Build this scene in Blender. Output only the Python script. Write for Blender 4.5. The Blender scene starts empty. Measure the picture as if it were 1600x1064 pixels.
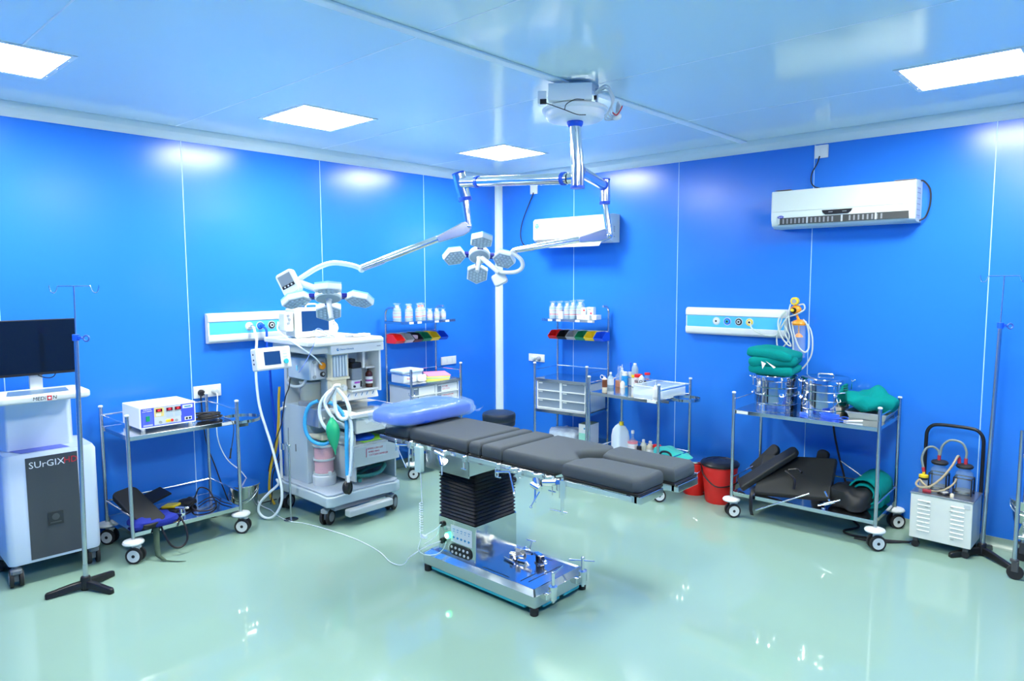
import bpy, math, random
from mathutils import Vector, Matrix, noise
random.seed(7)
PI = math.pi
scene = bpy.context.scene
COL = scene.collection
R = math.radians

# ---------------------------------------------------------------- materials
def lin(h):
    h = h.lstrip('#')
    o = []
    for i in (0, 2, 4):
        c = int(h[i:i+2], 16) / 255
        o.append(c / 12.92 if c <= .04045 else ((c + .055) / 1.055) ** 2.4)
    return (o[0], o[1], o[2], 1)

SPLIT = {'screw', 'guard_rail', 'key', 'small_key', 'number_window', 'socket', 'flow_tube', 'flow_knob', 'hose_port', 'valve_dome', 'port_ring', 'white_label', 'output_jack', 'yellow_jack', 'jack', 'button', 'shelf_tag', 'red_connector', 'lock', 'switch_insert', 'control_button', 'base_slot', 'shroud', 'top_frame', 'blue_bushing', 'side_vent', 'plastic_flap', 'end_cap', 'louvre_divider', 'dust_patch', 'louvre_vane', 'chip_mark', 'bin_rail', 'key_group', 'window_print'}
MC = {}
def mat(name, col, rough=.5, metal=0, trans=0, alpha=1, emit=0, bump=0, bscale=60, var=0, vscale=8, coat=0, ior=1.45, spec=.5, sheen=0):
    if name in MC: return MC[name]
    m = bpy.data.materials.new(name); m.use_nodes = True
    nt = m.node_tree; b = nt.nodes['Principled BSDF']
    c = lin(col) if isinstance(col, str) else tuple(col) + (1,)
    b.inputs['Base Color'].default_value = c
    b.inputs['Roughness'].default_value = rough
    b.inputs['Metallic'].default_value = metal
    b.inputs['Transmission Weight'].default_value = trans
    b.inputs['Alpha'].default_value = alpha
    b.inputs['IOR'].default_value = ior
    b.inputs['Specular IOR Level'].default_value = spec
    b.inputs['Coat Weight'].default_value = coat
    b.inputs['Coat Roughness'].default_value = .08
    b.inputs['Sheen Weight'].default_value = sheen
    if emit:
        b.inputs['Emission Color'].default_value = c
        b.inputs['Emission Strength'].default_value = emit
    if bump or var:
        tc = nt.nodes.new('ShaderNodeTexCoord')
    if var:
        n = nt.nodes.new('ShaderNodeTexNoise'); n.inputs['Scale'].default_value = vscale
        n.inputs['Detail'].default_value = 3
        nt.links.new(tc.outputs['Object'], n.inputs['Vector'])
        mx = nt.nodes.new('ShaderNodeMix'); mx.data_type = 'RGBA'
        mx.inputs[6].default_value = tuple(min(1, v * (1 - var)) for v in c[:3]) + (1,)
        mx.inputs[7].default_value = tuple(min(1, v * (1 + var)) for v in c[:3]) + (1,)
        nt.links.new(n.outputs['Fac'], mx.inputs[0])
        nt.links.new(mx.outputs[2], b.inputs['Base Color'])
    if bump:
        n = nt.nodes.new('ShaderNodeTexNoise'); n.inputs['Scale'].default_value = bscale
        n.inputs['Detail'].default_value = 2
        nt.links.new(tc.outputs['Object'], n.inputs['Vector'])
        bp = nt.nodes.new('ShaderNodeBump'); bp.inputs['Strength'].default_value = bump
        bp.inputs['Distance'].default_value = .01
        nt.links.new(n.outputs['Fac'], bp.inputs['Height'])
        nt.links.new(bp.outputs['Normal'], b.inputs['Normal'])
    MC[name] = m
    return m

WALL = mat('blue laminate wall panel', (.022, .188, .72), rough=.23, spec=.5, bump=.03, bscale=2.2, var=.04, vscale=.8)
CEIL = mat('white laminate ceiling panel', (.82, .95, .90), rough=.13, spec=.5, bump=.005, bscale=1.0, ior=1.5)
FLOOR = mat('sea green epoxy floor', (.255, .40, .33), rough=.045, spec=.5, bump=.02, bscale=3.0, var=.05, vscale=1.2)
FLOORB = mat('sea green epoxy skirting', (.27, .38, .31), rough=.25)
TRIMW = mat('white aluminium trim', (.66, .78, .78), rough=.3)
JOINT = mat('pale joint strip', (.40, .66, .90), rough=.4)
JOINTC = mat('white ceiling joint', (.93, .97, .97), rough=.5)
MOUNTW = mat('mount white', (.93, .95, .95), rough=.3)
STEEL = mat('brushed stainless steel', (.60, .61, .61), rough=.24, metal=1, bump=.02, bscale=150)
CHROME = mat('polished chrome', (.86, .86, .85), rough=.14, metal=1)
SHEET = mat('stainless sheet', (.62, .64, .64), rough=.13, metal=1, bump=.015, bscale=20)
ALU = mat('satin aluminium', (.66, .68, .72), rough=.25, metal=1)
IRON = mat('dark worn iron', (.10, .10, .105), rough=.55, metal=.4, var=.2)
WHITE = mat('white plastic', (.70, .74, .74), rough=.35)
WHITEG = mat('glossy white enamel', (.88, .92, .92), rough=.15, spec=.6)
CREAM = mat('cream plastic', (.78, .72, .52), rough=.4)
CREAML = mat('ivory plastic', (.74, .74, .66), rough=.38)
GREYP = mat('light grey painted steel', (.54, .60, .61), rough=.38)
GREYL = mat('pale grey moulded plastic', (.52, .62, .66), rough=.42, bump=.1, bscale=300)
GREYM = mat('mid grey plastic', (.30, .33, .36), rough=.45)
DGREY = mat('charcoal grey panel', (.058, .068, .078), rough=.42)
DRAWER = mat('grey blue drawer front', (.20, .26, .33), rough=.45)
BLACK = mat('black plastic', (.012, .012, .014), rough=.35)
RUBBER = mat('black rubber', (.018, .018, .02), rough=.6)
SCREEN = mat('dark glass screen', (.004, .007, .014), rough=.12)
SCRBLUE = mat('switched off blue screen', (.012, .05, .16), rough=.15)
PAD = mat('charcoal foam pad', (.050, .063, .074), rough=.7, bump=.08, bscale=500)
PADB = mat('black vinyl pad', (.010, .012, .013), rough=.55, bump=.05, bscale=300)
BELLOW = mat('black rubber bellows', (.010, .011, .014), rough=.38)
VINYL = mat('navy black vinyl', (.012, .022, .04), rough=.4, bump=.05, bscale=300)
BLUEC = mat('royal blue plastic', (.01, .10, .72), rough=.35)
NAVY = mat('deep blue plastic', (.008, .015, .30), rough=.35)
SKY = mat('sky blue panel', (.08, .48, .92), rough=.35)
CYAN = mat('pale cyan plastic', (.30, .72, .92), rough=.3)
TEAL = mat('teal strip', (.03, .45, .52), rough=.35)
RED = mat('red plastic', (.72, .018, .015), rough=.35)
REDD = mat('red rubber', (.50, .03, .05), rough=.5)
YEL = mat('yellow plastic', (.85, .62, .02), rough=.35)
ORA = mat('orange plastic', (.90, .33, .02), rough=.35)
GRN = mat('green plastic', (.01, .25, .10), rough=.4)
BINGREY = mat('grey plastic bin', (.36, .38, .38), rough=.4)
CLOTH = mat('teal green surgical cotton', (.001, .225, .205), rough=.95, bump=.3, bscale=50, var=.12, vscale=12, spec=.15)
CLOTHL = mat('pale turquoise drape', (.04, .58, .50), rough=.85, bump=.2, bscale=50, sheen=.2)
STRAP = mat('olive green webbing', (.05, .09, .06), rough=.9)
NAVYF = mat('blue fabric', (.01, .025, .30), rough=.8, bump=.2, bscale=80)
PINK = mat('pink soda lime granules', (.80, .38, .42), rough=.8, bump=.6, bscale=130, var=.25, vscale=150)
PAPER = mat('white paper', (.72, .76, .76), rough=.8)
PPINK = mat('pink card', (.92, .30, .50), rough=.7)
PYEL = mat('yellow card', (.82, .80, .16), rough=.7)
PGRN = mat('pale green card', (.40, .78, .50), rough=.7)
INKR = mat('red ink', (.60, .06, .10), rough=.7)
INKB = mat('blue ink', (.02, .22, .45), rough=.6)
INKK = mat('black ink', (.015, .015, .02), rough=.6)
TXTW = mat('white lettering', (.85, .88, .9), rough=.4)
TXTR = mat('red lettering', (.62, .03, .05), rough=.4)
GLASS = mat('clear glass', (.93, .97, .98), rough=.03, trans=1, ior=1.25)
PLASTIC = mat('clear plastic', (.60, .78, .90), rough=.08, alpha=.20, spec=.8)
FILM = mat('clear plastic film', (.65, .82, .95), rough=.10, alpha=.15, spec=.9, bump=.6, bscale=28)
TUBEC = mat('milky clear tube', (.66, .74, .68), rough=.3, alpha=.75)
TUBEY = mat('aged rubber tube', (.46, .38, .24), rough=.4, alpha=.92)
HOSEW = mat('white corrugated hose', (.78, .88, .92), rough=.4)
HOSEB = mat('sky blue corrugated hose', (.05, .42, .80), rough=.4)
MILK = mat('translucent milky plastic', (.42, .58, .66), rough=.25, alpha=.62)
AMBER = mat('brown amber glass', (.07, .018, .012), rough=.12)
AMBERL = mat('orange antiseptic liquid', (.70, .20, .02), rough=.2)
TAN = mat('brown syrup', (.16, .05, .02), rough=.3)
BOTG = mat('green rubber bag', (.02, .42, .20), rough=.35)
SODA = mat('smoked clear acrylic', (.52, .56, .48), rough=.06, alpha=.62)
WORN = mat('aged cream enamel', (.70, .74, .68), rough=.4, var=.06, vscale=10)
ACW = mat('white air conditioner plastic', (.66, .74, .70), rough=.3)
ACD = mat('dark grey louvre', (.10, .12, .13), rough=.5)
PILLOW = mat('blue vinyl pillow', (.018, .11, .70), rough=.35, coat=.15, bump=.5, bscale=14)
LAMP = mat('lit ceiling diffuser', (1, 1, 1), emit=1)
LENS = mat('clear lamp lens', (.55, .66, .76), rough=.12, spec=.8)
LENSD = mat('lamp face grid', (.36, .46, .55), rough=.3)
LEDG = mat('green power led', (.02, .9, .25), emit=2.2)
LEDW = mat('white power button', (.85, 1, .88), emit=1.6)
DIGIT = mat('red numeral window', (.12, .003, .012), rough=.2)
LIME = mat('lime green sheet', (.38, .85, .06), rough=.5)

# ---------------------------------------------------------------- mesh builder
def cat(pts, n=6, closed=False):
    P = [Vector(p) for p in pts]
    if len(P) < 3: return P
    out = []
    N = len(P)
    rng = range(N if closed else N - 1)
    for i in rng:
        if closed: a, b, c, d = P[(i-1) % N], P[i], P[(i+1) % N], P[(i+2) % N]
        else:
            b, c = P[i], P[i+1]
            a = P[i-1] if i > 0 else b * 2 - c
            d = P[i+2] if i + 2 < N else c * 2 - b
        for k in range(n):
            t = k / n
            out.append(.5 * ((2*b) + (c - a)*t + (2*a - 5*b + 4*c - d)*t*t + (3*b - a - 3*c + d)*t**3))
    if not closed: out.append(P[-1])
    return out

class MB:
    def __init__(s): s.v = []; s.f = []; s.sm = []; s.pc = []
    def add(s, vs, fs, smooth=False, M=None):
        o = len(s.v); s.pc.append(o)
        for p in vs:
            p = Vector(p)
            s.v.append(M @ p if M else p)
        for f in fs: s.f.append([i + o for i in f]); s.sm.append(smooth)
        return s
    def box(s, x0, x1, y0, y1, z0, z1, M=None, ch=0):
        if ch:  # chamfered vertical and top edges
            c = ch
            pr = [(x0+c, y0), (x1-c, y0), (x1, y0+c), (x1, y1-c), (x1-c, y1), (x0+c, y1), (x0, y1-c), (x0, y0+c)]
            cx, cy = (x0+x1)/2, (y0+y1)/2
            def ins(p, d):
                return (cx + (p[0]-cx)*(1 - d/abs(x1-x0)*2), cy + (p[1]-cy)*(1 - d/abs(y1-y0)*2))
            vs = [(*ins(p, c*.7), z0) for p in pr] + [(p[0], p[1], z0+c*.7) for p in pr] + [(p[0], p[1], z1-c*.7) for p in pr] + [(*ins(p, c*.7), z1) for p in pr]
            fs = [list(range(7, -1, -1)), list(range(24, 32))]
            for r in range(3):
                for i in range(8):
                    j = (i+1) % 8
                    fs.append([r*8+i, r*8+j, r*8+8+j, r*8+8+i])
            return s.add(vs, fs, False, M)
        vs = [(x, y, z) for z in (z0, z1) for y in (y0, y1) for x in (x0, x1)]
        return s.add(vs, [(0,2,3,1), (4,5,7,6), (0,1,5,4), (2,6,7,3), (0,4,6,2), (1,3,7,5)], False, M)
    def bc(s, c, d, M=None, ch=0):
        return s.box(c[0]-d[0]/2, c[0]+d[0]/2, c[1]-d[1]/2, c[1]+d[1]/2, c[2]-d[2]/2, c[2]+d[2]/2, M, ch)
    def cyl(s, a, b, r, r2=None, n=16, caps=True, smooth=True):
        a, b = Vector(a), Vector(b); r2 = r if r2 is None else r2
        d = (b - a).normalized()
        u = d.orthogonal().normalized(); w = d.cross(u)
        vs = []
        for p, q in ((a, r), (b, r2)):
            for i in range(n):
                t = 2*PI*i/n
                vs.append(p + (u*math.cos(t) + w*math.sin(t))*q)
        s.add(vs, [(i, (i+1) % n, n+(i+1) % n, n+i) for i in range(n)], smooth)
        if caps:
            o = len(s.v) - 2*n
            s.f.append([o+i for i in range(n-1, -1, -1)]); s.sm.append(False)
            s.f.append([o+n+i for i in range(n)]); s.sm.append(False)
        return s
    def tube(s, pts, r, n=8, sub=6, closed=False, straight=False, rib=0):
        P = [Vector(p) for p in pts] if straight else cat(pts, sub, closed)
        N = len(P); vs = []; u = None
        for i, p in enumerate(P):
            if closed: d = P[(i+1) % N] - P[i-1]
            else: d = P[min(i+1, N-1)] - P[max(i-1, 0)]
            d = d.normalized() if d.length > 1e-9 else Vector((0, 0, 1))
            u = d.orthogonal().normalized() if u is None else (u - d*u.dot(d)).normalized()
            w = d.cross(u)
            rr = (r[i*len(r)//N] if isinstance(r, (list, tuple)) else r) + (rib if i % 2 else 0)
            for k in range(n):
                t = 2*PI*k/n
                vs.append(p + (u*math.cos(t) + w*math.sin(t))*rr)
        fs = []
        for i in range(N if closed else N-1):
            for k in range(n):
                j = (i+1) % N
                fs.append((i*n+k, i*n+(k+1) % n, j*n+(k+1) % n, j*n+k))
        if not closed:
            fs.append(list(range(n-1, -1, -1))); fs.append([(N-1)*n+k for k in range(n)])
        return s.add(vs, fs, True)
    def lathe(s, prof, c=(0, 0, 0), n=24, M=None, smooth=True, sx=1, sy=1, ang=45):
        vs = []; fs = []
        m = len(prof)
        for r, z in prof:
            for i in range(n):
                t = 2*PI*i/n
                vs.append((c[0]+r*math.cos(t)*sx, c[1]+r*math.sin(t)*sy, c[2]+z))
        for j in range(m-1):
            for i in range(n):
                fs.append((j*n+i, j*n+(i+1) % n, (j+1)*n+(i+1) % n, (j+1)*n+i))
        if prof[0][0] > 1e-4: fs.append(list(range(n-1, -1, -1)))
        if prof[-1][0] > 1e-4: fs.append([(m-1)*n+i for i in range(n)])
        return s.add(vs, fs, smooth, M)
    def prism(s, poly, z0, z1, M=None, smooth=False):
        n = len(poly)
        vs = [(x, y, z0) for x, y in poly] + [(x, y, z1) for x, y in poly]
        fs = [list(range(n-1, -1, -1)), list(range(n, 2*n))] + [(i, (i+1) % n, n+(i+1) % n, n+i) for i in range(n)]
        return s.add(vs, fs, smooth, M)
    def ball(s, c, r, n=12, sc=(1, 1, 1), M=None):
        prof = []
        vs = []; fs = []
        m = n//2
        for j in range(m+1):
            ph = PI*j/m
            for i in range(n):
                t = 2*PI*i/n
                vs.append((c[0]+r*sc[0]*math.sin(ph)*math.cos(t), c[1]+r*sc[1]*math.sin(ph)*math.sin(t), c[2]-r*sc[2]*math.cos(ph)))
        for j in range(m):
            for i in range(n):
                fs.append((j*n+i, j*n+(i+1) % n, (j+1)*n+(i+1) % n, (j+1)*n+i))
        return s.add(vs, fs, True, M)
    def blob(s, d, amp=.01, sc=8, seed=0, e=4, n=20, M=None, flat=True, fold=0, ez=None, ridge=0):
        """soft super-ellipsoid lump, base at z=0"""
        vs = []; fs = []
        ez = ez or e
        def pw(v, e=e): return math.copysign(abs(v)**(2/e), v)
        m = n//2
        for j in range(m+1):
            ph = PI*j/m - PI/2
            for i in range(n*2):
                t = PI*i/n
                x = pw(math.cos(ph), ez)*pw(math.cos(t)); y = pw(math.cos(ph), ez)*pw(math.sin(t)); z = pw(math.sin(ph), ez)
                p = Vector((x*d[0]/2, y*d[1]/2, z*d[2]/2 + d[2]/2))
                k = noise.noise(p*sc + Vector((seed*7.1, 0, 0))) + .45*noise.noise(p*sc*2.3 + Vector((0, seed*3.3, 0)))
                if ridge: k += ridge*(.5-2*abs(noise.noise(p*sc*.9 + Vector((0, 0, seed*5.7)))))
                q = Vector((x, y, z)); q.normalize()
                p += q*amp*k
                if fold: p += q*fold*math.sin(p.z*110 + k*5)
                if flat: p.z = max(p.z, 0)
                vs.append(p)
        w = n*2
        for j in range(m):
            for i in range(w):
                fs.append((j*w+i, j*w+(i+1) % w, (j+1)*w+(i+1) % w, (j+1)*w+i))
        return s.add(vs, fs, True, M)
    def ring(s, c, r0, r1, z0, z1, n=28, M=None):
        vs = [(c[0]+r*math.cos(2*PI*i/n), c[1]+r*math.sin(2*PI*i/n), c[2]+z) for r, z in ((r0, z0), (r1, z0), (r1, z1), (r0, z1)) for i in range(n)]
        fs = [(j*n+i, j*n+(i+1) % n, ((j+1) % 4)*n+(i+1) % n, ((j+1) % 4)*n+i) for j in range(4) for i in range(n)]
        return s.add(vs, fs, True, M)
    def build(s, name, m, parent=None, bevel=0, keep=False, sub=0, asm=True):
        if name in SPLIT and parent is not None and len(s.pc) > 1:
            last = None; ends = s.pc[1:] + [len(s.v)]
            for a, e in zip(s.pc, ends):
                q = MB(); q.v = s.v[a:e]; q.pc = [0]
                for f, sm in zip(s.f, s.sm):
                    if a <= f[0] < e: q.f.append([i-a for i in f]); q.sm.append(sm)
                last = q.build(name, m, parent, bevel, keep, sub, asm)
            return last
        me = bpy.data.meshes.new(name)
        vs = s.v
        off = Vector((0, 0, 0))
        if parent is None and not keep:
            xs = [v.x for v in vs]; ys = [v.y for v in vs]; zs = [v.z for v in vs]
            off = Vector(((min(xs)+max(xs))/2, (min(ys)+max(ys))/2, min(zs)))
        me.from_pydata([v - off for v in vs], [], s.f)
        me.polygons.foreach_set('use_smooth', s.sm)
        me.materials.append(m)
        me.update()
        o = bpy.data.objects.new(name, me); COL.objects.link(o)
        o.location = off
        if parent is not None: o.parent = parent
        if asm and any(s.sm):
            try: me.set_sharp_from_angle(angle=R(42))
            except Exception: pass
        if bevel:
            b = o.modifiers.new('bevel', 'BEVEL'); b.width = bevel; b.segments = 3; b.limit_method = 'ANGLE'; b.angle_limit = R(40)
            for p in me.polygons: p.use_smooth = True
            w = o.modifiers.new('wn', 'WEIGHTED_NORMAL'); w.keep_sharp = False
        if sub:
            q = o.modifiers.new('sub', 'SUBSURF'); q.levels = sub; q.render_levels = sub
        return o

def box(*a, **k): return MB().box(*a, **k)
def tag(o, label=None, cat_=None, group=None, kind=None):
    if label: o['label'] = label
    if cat_: o['category'] = cat_
    if group: o['group'] = group
    if kind: o['kind'] = kind
    return o
def thing(name, label, cat_, loc=(0, 0, 0), rz=0, group=None):
    o = bpy.data.objects.new(name, None); COL.objects.link(o)
    o.empty_display_size = .1
    o.location = loc; o.rotation_euler = (0, 0, R(rz))
    return tag(o, label, cat_, group)
def struct(name, mb, m, label=None, **k):
    o = mb.build(name, m, None, keep=True, **k); o['kind'] = 'structure'
    if label: o['label'] = label
    return o
KIDS = {}
def copy_tree(o, parent=None):
    c = o.copy(); COL.objects.link(c)
    if parent is not None: c.parent = parent
    for ch in list(o.children): copy_tree(ch, c)
    return c
def T(x=0, y=0, z=0, rx=0, ry=0, rz=0):
    return Matrix.Translation((x, y, z)) @ Matrix.Rotation(R(rz), 4, 'Z') @ Matrix.Rotation(R(ry), 4, 'Y') @ Matrix.Rotation(R(rx), 4, 'X')

def text(body, size, m, parent, loc, right=(1, 0, 0), up=(0, 0, 1), name='lettering', shear=0, bold=0, align='CENTER', sx=1):
    cu = bpy.data.curves.new('t', 'FONT'); cu.body = body; cu.size = size; cu.extrude = .0006
    cu.align_x = align; cu.align_y = 'CENTER'; cu.shear = shear; cu.offset = bold; cu.resolution_u = 2
    to = bpy.data.objects.new('t', cu); COL.objects.link(to)
    dg = bpy.context.evaluated_depsgraph_get(); dg.update()
    me = bpy.data.meshes.new_from_object(to.evaluated_get(dg))
    bpy.data.objects.remove(to); bpy.data.curves.remove(cu)
    r = Vector(right).normalized(); u = Vector(up).normalized(); n = r.cross(u).normalized(); u = n.cross(r)
    Mx = Matrix((r, u, n)).transposed().to_4x4()
    Mx.translation = Vector(loc)
    me.transform(Mx @ Matrix.Diagonal((sx, 1, 1, 1)))
    me.materials.clear(); me.materials.append(m)
    o = bpy.data.objects.new(name, me); COL.objects.link(o); o.parent = parent
    return o

def frameM(o, r, u):
    """matrix: local x=r, y=u, z=normal"""
    r = Vector(r).normalized(); u = Vector(u); u = (u - r*u.dot(r)).normalized(); n = r.cross(u)
    M = Matrix((r, u, n)).transposed().to_4x4(); M.translation = Vector(o)
    return M

def rrect(w, h, r, n=4):
    out = []
    for cx, cy, a0 in ((w/2-r, h/2-r, 0), (-w/2+r, h/2-r, 90), (-w/2+r, -h/2+r, 180), (w/2-r, -h/2+r, 270)):
        for i in range(n+1):
            a = R(a0 + 90*i/n); out.append((cx + r*math.cos(a), cy + r*math.sin(a)))
    return out
LAMP_E = 14.0
EXPO = 2.45
# ---------------------------------------------------------------- the room
XE, YS, ZC, ZW = 6.7, -7.0, 3.035, 2.95
struct('floor', MB().add([(0, YS, 0), (XE, YS, 0), (XE, 0, 0), (0, 0, 0)], [(0, 1, 2, 3)]), FLOOR)
struct('ceiling', MB().add([(0, YS, ZC), (0, 0, ZC), (XE, 0, ZC), (XE, YS, ZC)], [(0, 1, 2, 3)]), CEIL)
struct('wall_left', box(-.06, 0, YS-.06, .06, 0, ZC+.05), WALL)
struct('wall_right', box(0, XE+.06, 0, .06, 0, ZC+.05), WALL)
struct('wall_near_right', box(XE, XE+.06, YS-.06, 0, 0, ZC+.05), WALL)
struct('wall_near_left', box(0, XE, YS-.06, YS, 0, ZC+.05), WALL)

def cove(name, a, b, inward):
    a, b, n = Vector(a), Vector(b), Vector(inward)
    prof = [(0, ZW - .004), (.004, ZW - .004), (.03, ZW + .018), (.055, ZW + .045), (.068, ZC - .006), (.072, ZC - .006), (.072, ZC)]
    vs = []
    for p in (a, b):
        for d, z in prof: vs.append((p.x + n.x*d, p.y + n.y*d, z))
    m = len(prof)
    fs = [(i, i+1, m+i+1, m+i) for i in range(m-1)]
    struct(name, MB().add(vs, fs), TRIMW)
cove('trim_1', (0, YS, 0), (0, 0, 0), (1, 0, 0))
cove('trim_2', (0, 0, 0), (XE, 0, 0), (0, -1, 0))
def skirt(name, a, b, inward):
    a, b, n = Vector(a), Vector(b), Vector(inward)
    prof = [(0, .072), (.006, .072), (.006, .045), (.012, .02), (.03, .003), (.04, .0008)]
    vs = []
    for p in (a, b):
        for d, z in prof: vs.append((p.x + n.x*d, p.y + n.y*d, z))
    m = len(prof)
    struct(name, MB().add(vs, [(i, i+1, m+i+1, m+i) for i in range(m-1)], True), FLOORB)
skirt('baseboard_left', (0, YS, 0), (0, 0, 0), (1, 0, 0))
skirt('baseboard_right', (0, 0, 0), (XE, 0, 0), (0, -1, 0))
# corner post: a white quarter-round column cover
cp = [(0, 0), (.1, 0)] + [(.1*math.cos(t)*.0 + .1 - .1*(1-math.cos(R(a))), -.1*math.sin(R(a))) for a, t in ((15, 0), (30, 0), (45, 0), (60, 0), (75, 0), (90, 0))]
cp = [(0, 0), (.062, 0), (.058, -.02), (.045, -.045), (.02, -.058), (0, -.062)]
struct('trim_3', MB().prism(cp[::-1], .07, ZW, smooth=False), TRIMW)
# ceiling ridge profile
struct('trim_4', box(2.885, 2.945, YS, -.03, ZC-.014, ZC), JOINTC, bevel=.005)
jl = MB()
for k in range(5): jl.box(0, .0015, -1.1075-1.2*k-.0028, -1.1075-1.2*k+.0028, .072, ZW)
struct('trim_5', jl, JOINT)
jr = MB()
for k in range(5): jr.box(1.0745+1.2*k-.0028, 1.0745+1.2*k+.0028, -.0015, 0, .072, ZW)
struct('trim_6', jr, JOINT)
jc = MB()
for y in (-1.09, -2.33, -3.57, -4.81, -6.05): jc.box(.07, XE, y-.0045, y+.0045, ZC-.0007, ZC)
struct('trim_7', jc, JOINTC)

# ceiling lights
LIGHT = []
def ceiling_light(x, y, label):
    t = thing('ceiling_light', label, 'light', (x, y, ZC))
    f = MB()
    for a in ((-.30, .30, -.30, -.272), (-.30, .30, .272, .30), (-.30, -.272, -.272, .272), (.272, .30, -.272, .272)):
        f.box(a[0], a[1], a[2], a[3], -.005, -.0005)
    f.build('frame', JOINTC, t, bevel=.001)
    d = MB().box(-.272, .272, -.272, .272, -.0045, -.001).build('diffuser', LAMP, t)
    s = MB()
    for a in (-.2, 0, .2):
        for b in (-.286, .286): s.cyl((a, b, -.0075), (a, b, -.0045), .004, n=8).cyl((b, a, -.0075), (b, a, -.0045), .004, n=8)
    s.build('screw', ALU, t)
    LIGHT.append(t)
ceiling_light(1.06, -2.98, 'square lit ceiling panel above the anaesthesia machine, second from left edge')
ceiling_light(1.085, -1.09, 'lit square ceiling panel nearest the far room corner')
ceiling_light(4.675, -1.14, 'lit square ceiling panel above the suction unit at the right edge')
ceiling_light(1.075, -4.87, 'lit square ceiling panel at the left edge above the screen cart')
ceiling_light(4.675, -3.16, 'lit ceiling panel outside the frame on the right side')
ceiling_light(4.675, -4.87, 'lit ceiling panel nearest the camera outside the frame')

# ---------------------------------------------------------------- camera
cam = bpy.data.cameras.new('camera'); co = bpy.data.objects.new('camera', cam); COL.objects.link(co)
f_, yaw, pit, rol = 1078.6181, 2.3112, -.0892, -.0037
d = Vector((math.cos(yaw)*math.cos(pit), math.sin(yaw)*math.cos(pit), math.sin(pit)))
r = d.cross(Vector((0, 0, 1))).normalized(); u = r.cross(d)
r2 = r*math.cos(rol) + u*math.sin(rol); u2 = -r*math.sin(rol) + u*math.cos(rol)
mw = Matrix((r2, u2, -d)).transposed().to_4x4(); mw.translation = (5.4734, -5.7709, 1.8932)
co.matrix_world = mw
cam.sensor_fit = 'HORIZONTAL'; cam.sensor_width = 36; cam.lens = f_/1600*36; cam.clip_start = .05
scene.camera = co
w = bpy.data.worlds.new('world'); scene.world = w; w.use_nodes = True
w.node_tree.nodes['Background'].inputs[0].default_value = (.5, .7, 1, 1)
w.node_tree.nodes['Background'].inputs[1].default_value = .3
vs_ = scene.view_settings
scene.display_settings.display_device = 'sRGB'
vs_.view_transform = 'Standard'; vs_.look = 'None'; vs_.exposure = EXPO; vs_.gamma = 1; vs_.use_curve_mapping = False
for k_ in ('lit ceiling diffuser',):
    b_ = MC[k_].node_tree.nodes['Principled BSDF']
    b_.inputs['Emission Color'].default_value = (.985, .985, .89, 1)
    b_.inputs['Emission Strength'].default_value = LAMP_E
# ---------------------------------------------------------------- shared hardware
def caster(parent, x, y, r=.055, disc=True, post_z=.15, turn=0, white=True, top=None, hubm=None):
    top = post_z if top is None else top
    M = T(x, y, 0, rz=turn)
    f = MB()
    def P(a, b, c): return M @ Vector((a, b, c))
    if disc:
        f.lathe([(.0, .125), (.04, .126), (.064, .133), (.068, .142), (.062, .152), (.03, .160), (.0, .161)], (x, y, 0), 24)
    f.cyl((x, y, r*1.6), (x, y, top), .012, n=10)
    f.box(-.004, .034, -.018, .018, r*.9, r*2.12, M=M, ch=.006)
    f.box(-.008, .05, -.012, .012, r*1.9, r*2.18, M=M, ch=.004)
    o = f.build('caster', WHITE if white else IRON, parent)
    w = MB(); h = MB(); c = MB()
    for s in (-1, 1):
        w.cyl(P(.012, s*.014, r), P(.012, s*.034, r), r, n=24)
        h.cyl(P(.012, s*.034, r), P(.012, s*.0365, r), r*.74, n=20)
        c.cyl(P(.012, s*.0365, r), P(.012, s*.038, r), r*.2, n=12)
    w.build('tyre', RUBBER, o, bevel=.003)
    h.build('hub', WHITE if white else GREYM, o)
    c.build('axle_cap', RUBBER, o)
    return o

def bigcaster(parent, x, y, r, turn=0, col=None, top=.12):
    M = T(x, y, 0, rz=turn)
    def P(a, b, c): return M @ Vector((a, b, c))
    f = MB()
    f.box(-r*.75, r*.55, -.03, .03, r*1.55, r*2.15, M=M, ch=.01)
    f.cyl(P(0, 0, r*1.8), P(0, 0, top), .014, n=12)
    f.box(-r*.3, r*.5, -.012, .012, r*.7, r*1.8, M=M)
    o = f.build('caster', col or GREYM, parent)
    w = MB(); h = MB()
    for s in (-1, 1):
        w.cyl(P(.01, s*.014, r), P(.01, s*.036, r), r, n=28)
        h.cyl(P(.01, s*.036, r), P(.01, s*.039, r), r*.62, n=24)
    w.build('tyre', RUBBER, o, bevel=.004)
    h.build('hub', mat('hub grey', (.20, .23, .25), rough=.4), o, bevel=.001)
    return o

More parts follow.
